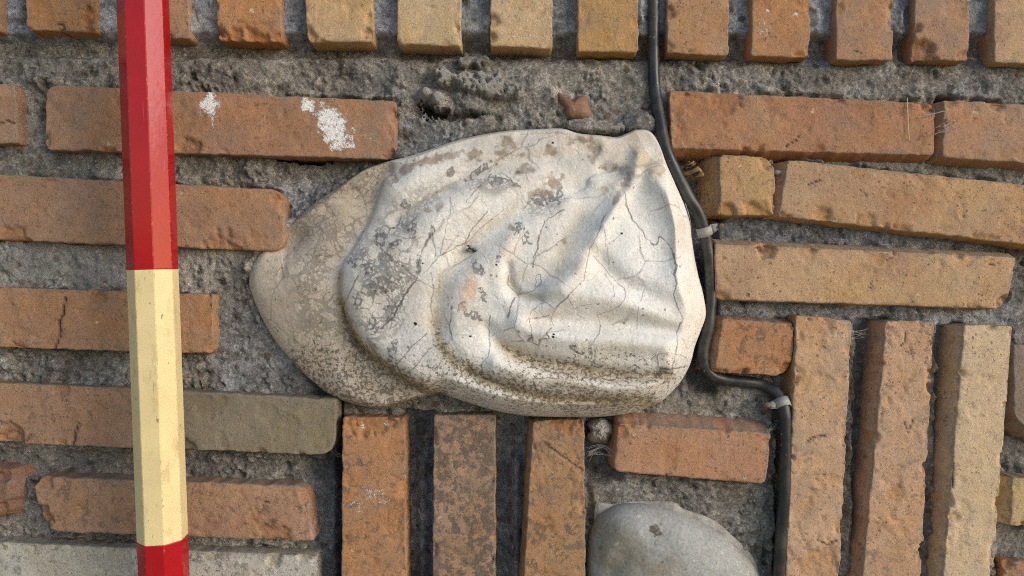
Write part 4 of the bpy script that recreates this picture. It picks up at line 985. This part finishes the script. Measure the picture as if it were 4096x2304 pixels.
COB = cobble_mat()
lumpm = plain_mat('pale_mortar_lump', (0.24, 0.22, 0.20), (0.38, 0.36, 0.33), 120, 0.95, 0.002, 0.2)
dome([(1500, 1300), (1530, 1275), (1580, 1264), (1640, 1268), (1700, 1282), (1765, 1311), (1817, 1345), (1860, 1382), (1897, 1418), (1918, 1470), (1908, 1560), (1820, 1640), (1680, 1650), (1560, 1610), (1495, 1540), (1477, 1450), (1479, 1360)],
     20, COB, 'stone', 'smooth rounded grey river stone at the bottom edge', -11, bumps=[(1560, 1330, 60, 3), (1540, 1440, 24, -2.5), (1525, 1400, 26, 1.5), (1570, 1400, 30, -1.5)], seed=500, rough=.5,
     attrs={'brown': lambda x, y: blob(x, y, 1652, 1336, 14, 17, -30, 501, 1.2, .12, .9) + .6 * blob(x, y, 1640, 1330, 8, 8)}, w=0.8, power=.55, nT=300, nR=110)
# thin collar of mortar smeared round the top of the stone
dome([(1495, 1330), (1500, 1262), (1530, 1268), (1600, 1260), (1690, 1262), (1720, 1280), (1790, 1305), (1840, 1345), (1890, 1395), (1905, 1445), (1840, 1460), (1600, 1400), (1510, 1400)], -4, lumpm, 'stone', 'pale flaked rim around the rounded grey river stone', -9, seed=520, rough=1.5, w=.45, power=.5, attrs={'brown': lambda x, y: .45 * blob(x, y, 1800, 1330, 70, 8, 38, 522, .9, .04, .6)})
z2 = lambda pts: [(849 + a * .3473, b * .3473) for a, b in pts]
red_stone = plain_mat('red_brown_stone', (0.17, 0.085, 0.05), (0.26, 0.14, 0.085), 60, 0.6, 0.0008)
dome(z2([(1570, 690), (1590, 655), (1640, 690), (1700, 725), (1760, 690), (1805, 695), (1832, 740), (1848, 800), (1848, 850), (1800, 874), (1700, 876), (1655, 850), (1640, 790), (1600, 740)]), 2, red_stone, 'stone', 'small reddish brown pebble above the marble', -9, seed=530, rough=.5, nT=90, nR=30, w=.6)
z7 = lambda pts: [(849 + a * .3473, 945.9 + b * .3473) for a, b in pts]
dome(z7([(1800, 340), (1850, 300), (1930, 295), (1985, 330), (2022, 400), (1980, 440), (1960, 485), (1890, 490), (1825, 475), (1800, 430), (1825, 390)]), -2, lumpm, 'stone', 'rough grey lump wedged between two bricks under the marble', -30, seed=540, rough=2.2, nT=120, nR=40, w=.7)
dome(z7([(520, 300), (600, 270), (680, 300), (690, 400), (640, 450), (580, 470), (530, 430)]), -24, plain_mat('dark_lump', (.08, .08, .085), (.15, .15, .155), 120, .95, .002, .2), 'stone', None, -45, seed=550, rough=2, nT=80, nR=30)  # darker lump low in the upright joint
dome([(1752, 720), (1757, 712), (1763, 712), (1770, 724), (1771, 738), (1764, 752), (1757, 748), (1752, 734)], -6, plain_mat('pale_crumb', (.42, .43, .45), (.6, .6, .6), 200, .9, .001, .2), 'stone', 'tiny whitish crumb between marble and cable', -18, seed=556, rough=1, nT=40, nR=14)
dome([(1788, 852), (1796, 832), (1806, 836), (1810, 862), (1804, 892), (1792, 906), (1786, 890)], -2, plain_mat('brown_flake', (.16, .075, .05), (.22, .11, .07), 90, .8, .001, .2), 'stone', 'thin brown flake split off behind the cable', -20, seed=558, rough=.8, nT=50, nR=18)

# ------------------------------------------------------------------ ranging rod
RED_P = paint_mat('red_gloss_paint', (0.37, 0.008, 0.012), (0.60, 0.13, 0.09), 0.10, 0.55)
CRM_P = paint_mat('cream_gloss_paint', (0.74, 0.60, 0.32), (0.30, 0.22, 0.11), 0.30, 0.7, grime=.6)
HR = 0.050
pa = W(572 / K, 0, HR + 0.006)[()]; pb = W(656.5 / K, 2304 / K, HR - 0.006)[()]
pa = np.asarray(pa).ravel(); pb = np.asarray(pb).ravel()
ax = (pa - pb) / np.linalg.norm(pa - pb)
def at_y(py):
    """point of the rod axis seen at photograph height py"""
    lo, hi = -3.0, 3.0
    for _ in range(60):
        m = 0.5 * (lo + hi); p = pb + (pa - pb) * m
        yy = 1152 - p[2] * PPM * DIST / (DIST + p[1])
        if yy > py: lo = m
        else: hi = m
    return pb + (pa - pb) * lo
J1, J2 = at_y(1079), at_y(2152)
band = np.linalg.norm(J1 - J2)
rod = empty('ranging_rod', tuple(J1 - ax * ((J1[2] + UP - 0.002) / ax[2])), 'red and cream banded eight sided surveying rod standing upright in front of the bricks', 'ranging rod')
ra = 0.0174
side = np.cross(ax, [0, -1, 0]); side /= np.linalg.norm(side); fr = np.cross(side, ax); fr /= np.linalg.norm(fr)
if fr[1] > 0: fr = -fr
def rod_band(p_top, p_bot, mat, name):
    L = np.linalg.norm(p_top - p_bot); nz = max(2, int(L / 0.004))
    ring = []; ed = []
    rot = math.radians(27.5)
    cor = [np.array([math.sin(a + rot), math.cos(a + rot)]) * ra for a in np.arange(8) * math.pi / 4]
    for k in range(8):
        p, q = cor[k], cor[(k + 1) % 8]; l = np.linalg.norm(q - p)
        for tt in (0.035, 0.10, 0.5, 0.90, 0.965):
            ring.append(p + (q - p) * tt); ed.append(min(tt, 1 - tt) * l)
    ring = np.array(ring); n = len(ring)
    zz = np.concatenate([[0, 0.0006], np.linspace(0.0012, L - 0.0012, nz), [L - 0.0006, L]])
    V = []; E = []
    for i, z in enumerate(zz):
        s_ = 0.992 if i in (0, len(zz) - 1) else 1.0
        c = p_bot + ax * z
        V.append(c + (ring[:, :1] * side + ring[:, 1:] * fr) * s_); E.append(np.array(ed))
    V = np.concatenate(V); Fq = grid_faces(len(zz), n, True).tolist(); Fq.append(list(range(n))[::-1]); Fq.append([(len(zz) - 1) * n + i for i in range(n)])
    o = mesh_obj(name, V, Fq, mat, rod, {'edge': np.concatenate(E)}, smooth=False)
    return o
tops = J1 + ax * band
rod_band(tops, J1 + ax * 0.0001, RED_P, 'red_band')
rod_band(J1, J2 + ax * 0.0001, CRM_P, 'cream_band')
p = J2; k = 0
rod_band(tops + ax * band, tops + ax * 0.0001, CRM_P, 'cream_band')
while p[2] > -UP + 0.01:
    q = p - ax * band
    if q[2] < -UP + 0.003: q = p - ax * ((p[2] + UP - 0.003) / ax[2])
    rod_band(p, q + ax * 0.0001, RED_P if k % 2 == 0 else CRM_P, 'red_band' if k % 2 == 0 else 'cream_band')
    p = q; k += 1

# ------------------------------------------------------------------ cable and its clips
CBL = NT('black_rubber_sheath'); CBL.vec = CBL.coords()
cc = CBL.mix(CBL.mr(CBL.noise(60, 5, 0.65), 0.42, 0.68), (0.018, 0.019, 0.022), (0.062, 0.056, 0.048))
vd = CBL.voro(420, CBL.warp(0.004, 200)); sd2 = CBL.t.nodes.new('ShaderNodeSeparateColor'); CBL.t.links.new(vd['Color'], sd2.inputs[0])
cc = CBL.mix(CBL.mul(CBL.mr(CBL.math('SUBTRACT', CBL.mr(sd2.outputs[0], 0.86, 1, 0, .35), vd['Distance']), 0, .08), .7), cc, (0.35, 0.31, 0.26))
cmat = CBL.done(cc, CBL.mr(CBL.noise(40, 4, 0.6), 0.35, 0.65, 0.28, 0.5), CBL.bump(CBL.noise(220, 4, 0.6), 0.2, 0.0006), 0.45)
cpts = [(2614, -520, -4), (2613, -200, -4), (2614, 0, -4), (2614, 221, -5), (2620, 359, -3), (2636, 469, 3), (2658, 580, 9), (2691, 662, 10), (2751, 783, 9), (2790, 844, 7), (2815, 916, 3), (2828, 982, 0), (2841, 1081, -2), (2844, 1192, -3),
        (2834, 1302, -3), (2815, 1385, -4), (2813, 1440, -5), (2838, 1492, -7), (2886, 1517, -9), (2972, 1526, -10), (3044, 1538, -11), (3093, 1562, -6), (3124, 1600, -2), (3138, 1648, 2), (3141, 1725, 2), (3141, 1835, 2), (3139, 1946, 2), (3132, 2056, 2), (3124, 2166, 2), (3114, 2304, 2), (3100, 2500, 2), (3085, 2900, 2)]
cp = np.array(cpts, float)
cw = W(cp[:, 0] / K, cp[:, 1] / K, cp[:, 2] / 1000)
cs = catmull(cw, 9)
qq_ = np.arange(len(cs)) * .11; cs[:, 0] += .0005 * fbm(qq_, qq_ * 0, 91, 3); cs[:, 2] += .0004 * fbm(qq_, qq_ * 0 + 5, 92, 3)
CR = 0.0047
tv, tf = tube(cs, CR, 18)
cab = mesh_obj('cable', tv, tf, cmat)
tag(cab, 'black rubber cable running down beside the marble and bending through the mortar joints', 'cable')

def cable_clip(i_near, width, nail_dir, label):
    """saddle strap round the cable with a nail through its ear"""
    d = np.linalg.norm(cs - i_near, axis=1); i = int(d.argmin()); c = cs[i]
    t = cs[min(i + 1, len(cs) - 1)] - cs[i - 1]; t /= np.linalg.norm(t)
    n = np.array([0, -1.0, 0]); n -= t * n.dot(t); n /= np.linalg.norm(n); s_ = np.cross(t, n)
    if s_[0] * nail_dir < 0: s_ = -s_
    root = empty('cable_clip', tuple(c), label, 'cable clip', 'cable clips')
    ang = np.radians(np.linspace(-100, 80, 19))
    prof_ = []
    for a in ang: prof_.append(s_ * math.sin(a) * (CR + .0006) + n * math.cos(a) * (CR + .0006))
    e0 = prof_[-1]
    for k in range(1, 6): prof_.append(e0 + s_ * 0.0012 * k - n * 0.00015 * k)
    prof_ = np.array(prof_); m = len(prof_)
    V = []
    outw = np.concatenate([prof_[:19] / np.linalg.norm(prof_[:19], axis=1)[:, None], np.tile(n, (m - 19, 1))])
    for sgn, th_ in ((-1, 0), (1, 0), (1, .0009), (-1, .0009)):
        V.append(c + prof_ + outw * th_ + t * sgn * width / 2 * np.concatenate([np.ones(19), np.linspace(1, .62, m - 19)])[:, None])
    V = np.concatenate(V); Fs = []
    for k in range(m - 1):
        for a in range(4):
            b = (a + 1) % 4; Fs.append([a * m + k, b * m + k, b * m + k + 1, a * m + k + 1])
    Fs.append([0, m, 2 * m, 3 * m][::-1]); Fs.append([m - 1, 2 * m - 1, 3 * m - 1, 4 * m - 1])
    mesh_obj('strap', V, Fs, CLIP, root)
    nc = c + e0 + s_ * 0.0078 - n * .0005
    tv1, tf1 = tube(np.array([nc - n * 0.03, nc + n * .0030]), .0012, 12)
    tv2, tf2 = tube(np.array([nc + n * .0026, nc + n * .0030, nc + n * .0040, nc + n * .0043]), [.0020, .0023, .0023, .0017], 16)
    mesh_obj('nail', *join([(tv1, tf1), (tv2, tf2)]), NAIL, root)
    bo = c + e0 + s_ * 0.0030 + n * .0002
    mesh_obj('boss', *tube(np.array([bo - n * .001, bo + n * .0012, bo + n * .0016]), [.0026, .0026, .002], 16), CLIP, root)
CLIP = plain_mat('grey_clip_plastic', (0.26, 0.25, 0.235), (0.36, 0.345, 0.32), 150, 0.55, 0.0004)
NAIL = plain_mat('rusty_nail', (0.10, 0.055, 0.04), (0.17, 0.11, 0.085), 300, 0.6, 0.0005, 0.5)
cable_clip(np.asarray(W(2818 / K, 924 / K, .002)).ravel(), 0.0075, 1, 'grey clip holding the cable beside the right side of the marble, nail on its right')
cable_clip(np.asarray(W(3128 / K, 1612 / K, 0.0)).ravel(), 0.0075, -1, 'grey clip holding the cable below its bend, nail on its left')
nl = np.asarray(W(1625, 268, -.004)).ravel()
nv, nf = join([tube(np.array([nl + [0, .02, 0], nl]), .0013, 12), tube(np.array([nl + [0, .0005, 0], nl - [0, .0002, 0], nl - [0, .0012, 0], nl - [0, .0015, 0]]), [.002, .0028, .0026, .0016], 18)])
tag(mesh_obj('nail', nv, nf, NAIL), 'rusty nail head in the mortar just left of the cable', 'nail')

# ------------------------------------------------------------------ snail in the crevice
SH = NT('banded_snail_shell'); SH.vec = SH.coords()
bandm = SH.mr(SH.math('ADD', SH.attr('band'), SH.mul(SH.math('SUBTRACT', SH.noise(260, 3, .6), .5), .5)), .42, .58)
flk = SH.mr(SH.noise(420, 3, .6, SH.coords((1, 1, 1), (1, 1, .5))), .52, .60)
scol = SH.mix(SH.mul(bandm, SH.mr(flk, 0, 1, 1, .55)), (0.26, 0.17, 0.06), (0.018, 0.013, 0.011))
shm = SH.done(scol, 0.4, SH.bump(SH.noise(500, 3, .6), .3, .0004), .45)
sc0 = np.asarray(W(1741, 421, -.007)).ravel()
sn = empty('snail', tuple(sc0), 'dark banded garden snail shell tucked behind the cable beside a small yellowish brick', 'snail')
nS, nC = 110, 22
tt = np.linspace(0, 1, nS); ang = tt * 2 * math.pi * 3.1
Rw = 0.0098 * np.exp(-1.85 * (1 - tt) * 2.0); tr = 0.62 * Rw
axis = np.array([-0.62, -0.20, 0.75]); axis /= np.linalg.norm(axis)
e1 = np.cross(axis, [0, 0, 1.0]); e1 /= np.linalg.norm(e1); e2 = np.cross(axis, e1)
SV = []; SB = []
for i in range(nS):
    rad = np.cos(ang[i] + 2.4) * e1 + np.sin(ang[i] + 2.4) * e2
    c = sc0 + rad * (Rw[i] * .62) + axis * (0.0062 - 0.0105 * (Rw[i] / 0.0098))
    for j in range(nC):
        a = j / nC * 2 * math.pi
        SV.append(c + tr[i] * (math.cos(a) * rad + math.sin(a) * axis))
        SB.append(0.5 + 0.5 * math.cos(a * 5 + 0.6))
Fs = grid_faces(nS, nC, True).tolist(); Fs.append(list(range(nC))[::-1]); Fs.append([(nS - 1) * nC + j for j in range(nC)])
mesh_obj('shell', SV, Fs, shm, sn, {'band': SB})
fp = np.array([sc0 + [-.004, .006, -.006], sc0 + [.001, .007, -.0075], sc0 + [.006, .008, -.007]])
mesh_obj('body', *tube(catmull(fp, 6), np.array([.001, .002, .0026, .003, .003, .003, .003, .003, .003, .0026, .002, .0015, .001]), 12), plain_mat('snail_skin', (.10, .085, .07), (.15, .13, .10), 300, .5, .0005), sn)

# ------------------------------------------------------------------ fly on the marble
def marble_h(mx_, my_):
    k = np.argmin((U - mx_) ** 2 + (V_ - my_) ** 2); return H.ravel()[k] / 1000
fh = marble_h(1118, 617)
fc = np.asarray(W(Mx(1118), My(617), fh + .0016)).ravel()
fly = empty('fly', tuple(fc), 'small black fly resting on the middle of the white marble', 'fly')
FB = plain_mat('fly_body', (.012, .012, .014), (.03, .03, .034), 800, .35, .0003, .5)
dr = np.array([1, 0, -.35]); dr /= np.linalg.norm(dr); nn = np.array([0, -1, 0]); ww = np.cross(dr, nn)
prs = [ellipsoid(fc + dr * .0019, (.0011, .0012, .0010)), ellipsoid(fc + dr * .0004, (.0016, .0013, .0013)), ellipsoid(fc - dr * .0020, (.0022, .0014, .0013))]
mesh_obj('body', *join(prs), FB, fly)
WG = plain_mat('fly_wing', (.09, .08, .075), (.15, .14, .13), 900, .3, .0002, .5)
for sgn in (-1, 1):
    wv_ = [fc + nn * .0010 + dr * .0004 + ww * sgn * .0004]
    for a in np.linspace(-.5, .5, 8): wv_.append(fc + nn * .0012 - dr * (.0052 * math.cos(a * 1.6)) + ww * sgn * (.0017 + .0022 * math.sin(a)))
    wv2 = [v + nn * .00008 for v in wv_]; n_ = len(wv_)
    mesh_obj('wing', np.array(wv_ + wv2), [list(range(n_)), list(range(n_, 2 * n_))[::-1]] + [[i, i + n_, (i + 1) % n_ + n_, (i + 1) % n_] for i in range(n_)], WG, fly)
    for k in (-1, 0, 1):
        a0 = fc + dr * .0006 * k; a1 = a0 + ww * sgn * .0017 + dr * .0008 * k + nn * .0002; a2 = a1 + ww * sgn * .0014 + dr * .0006 * k - nn * .0016
        mesh_obj('leg', *tube(np.array([a0, a1, a2]), .00013, 6), FB, fly)

# ------------------------------------------------------------------ straw, cobwebs, cocoon
ST = plain_mat('dry_straw', (.52, .40, .20), (.60, .48, .27), 200, .6, .0002)
z3 = lambda pts, h: W([936.3 + a * .3473 if False else 1695.6 + a * .3473 for a, b in pts], [b * .3473 for a, b in pts], h)
sp_ = z3([(1690, 708), (1691, 800), (1695, 900), (1703, 1020)], [.0045, .0042, .0042, .0046])
tag(mesh_obj('straw', *tube(catmull(sp_, 6), .00042, 8), ST), 'thin yellow dry straw lying upright on the reddish brick at right', 'straw')
WEB = plain_mat('spider_silk', (.30, .29, .27), (.42, .40, .37), 300, .6, .0001)
rw = random.Random(3)
def web(lines_, label, r=.00009, wig=.0006):
    prs = []
    for pts in lines_:
        P = np.asarray(pts, float)
        Q = catmull(P, 6); Q = Q + np.array([[rw.uniform(-wig, wig) * .4 for _ in range(3)] for _ in Q])
        prs.append(tube(Q, r * rw.uniform(.7, 1.3), 5))
    o = mesh_obj('cobweb', *join(prs), WEB); tag(o, label, 'cobweb', 'cobwebs across the joints'); o['kind'] = 'thing'
    return o
ls = []
for (a, b) in (((1800, 985), (2110, 905)), ((1830, 970), (2140, 910)), ((1890, 930), (2065, 800)), ((1900, 950), (2050, 880)), ((1905, 965), (2100, 845)), ((1760, 850), (1955, 800)), ((1800, 830), (1960, 805)), ((1910, 920), (2030, 870)), ((1880, 975), (1925, 945))):
    m = ((a[0] + b[0]) / 2, (a[1] + b[1]) / 2 + rw.uniform(6, 18))
    ls.append(z3([a, m, b], [.0045, .005, .0045]))
web(ls, 'pale cobweb threads across the gap between the two upper right bricks', .00012)
ls = []
for i in range(12):
    a = (1475 + rw.uniform(0, 8), 1150 + rw.uniform(-25, 12)); b = (1547 + rw.uniform(-3, 6), 1140 + rw.uniform(-4, 16))
    m = ((a[0] + b[0]) / 2, 1135 + rw.uniform(-22, 10)); ls.append(W(*zip(a, m, b), [-.002, -.006, -.001]))
web(ls, 'dusty cobweb between the short orange brick and the upright brick left of it', .00008)
ls = []
for i in range(10):
    a = (2142 + rw.uniform(-3, 3), 840 + rw.uniform(-14, 14)); b = (2178 + rw.uniform(0, 8), 836 + rw.uniform(-12, 14))
    ls.append(W(*zip(a, ((a[0] + b[0]) / 2, (a[1] + b[1]) / 2 + 3), b), [0, -.005, -.008]))
web(ls, 'small grey cobweb at the top of the gap right of the first upright brick')
ls = []
for i in range(9):
    a = (1932 + rw.uniform(-4, 4), 1086 + rw.uniform(-4, 6)); b = (1962 + rw.uniform(-6, 2), 1068 + rw.uniform(-14, 12))
    ls.append(W(*zip(a, ((a[0] + b[0]) / 2, (a[1] + b[1]) / 2 + rw.uniform(-4, 4)), b), [.003, -.002, -.008]))
web(ls, 'tangle of cobweb between the corner of the short orange brick and the cable')
ls = []
for i in range(9):
    a = (1135 + rw.uniform(0, 20), 172 + rw.uniform(-8, 14)); b = (1265 + rw.uniform(-40, 60), 176 + rw.uniform(-4, 20))
    ls.append(W(*zip(a, ((a[0] + b[0]) / 2 + rw.uniform(-20, 20), 186 + rw.uniform(-6, 12)), b), [-.004, .001, -.004]))
web(ls, 'faint cobweb under the pale upright bricks above the marble', .00009)
ls = []
for i in range(8):
    a = (836 + rw.uniform(-3, 4), 1120 + rw.uniform(-10, 14)); b = (852 + rw.uniform(0, 6), 1090 + rw.uniform(-10, 70))
    ls.append(W(*zip(a, ((a[0] + b[0]) / 2, (a[1] + b[1]) / 2 + 6), b), [-.004, -.012, -.008]))
web(ls, 'cobweb in the dark corner right of the grey brown brick')
ck = np.asarray(W(1955, 434, -.003)).ravel()
tag(mesh_obj('cocoon', *join([ellipsoid(ck, (.0036, .003, .0022)), ellipsoid(ck + [.0028, 0, .0002], (.0024, .0022, .0018))]), plain_mat('cocoon_silk', (.24, .22, .21), (.36, .34, .32), 400, .9, .0008, .2)), 'small grey cocoon in the gap right of the small yellowish brick', 'cocoon')
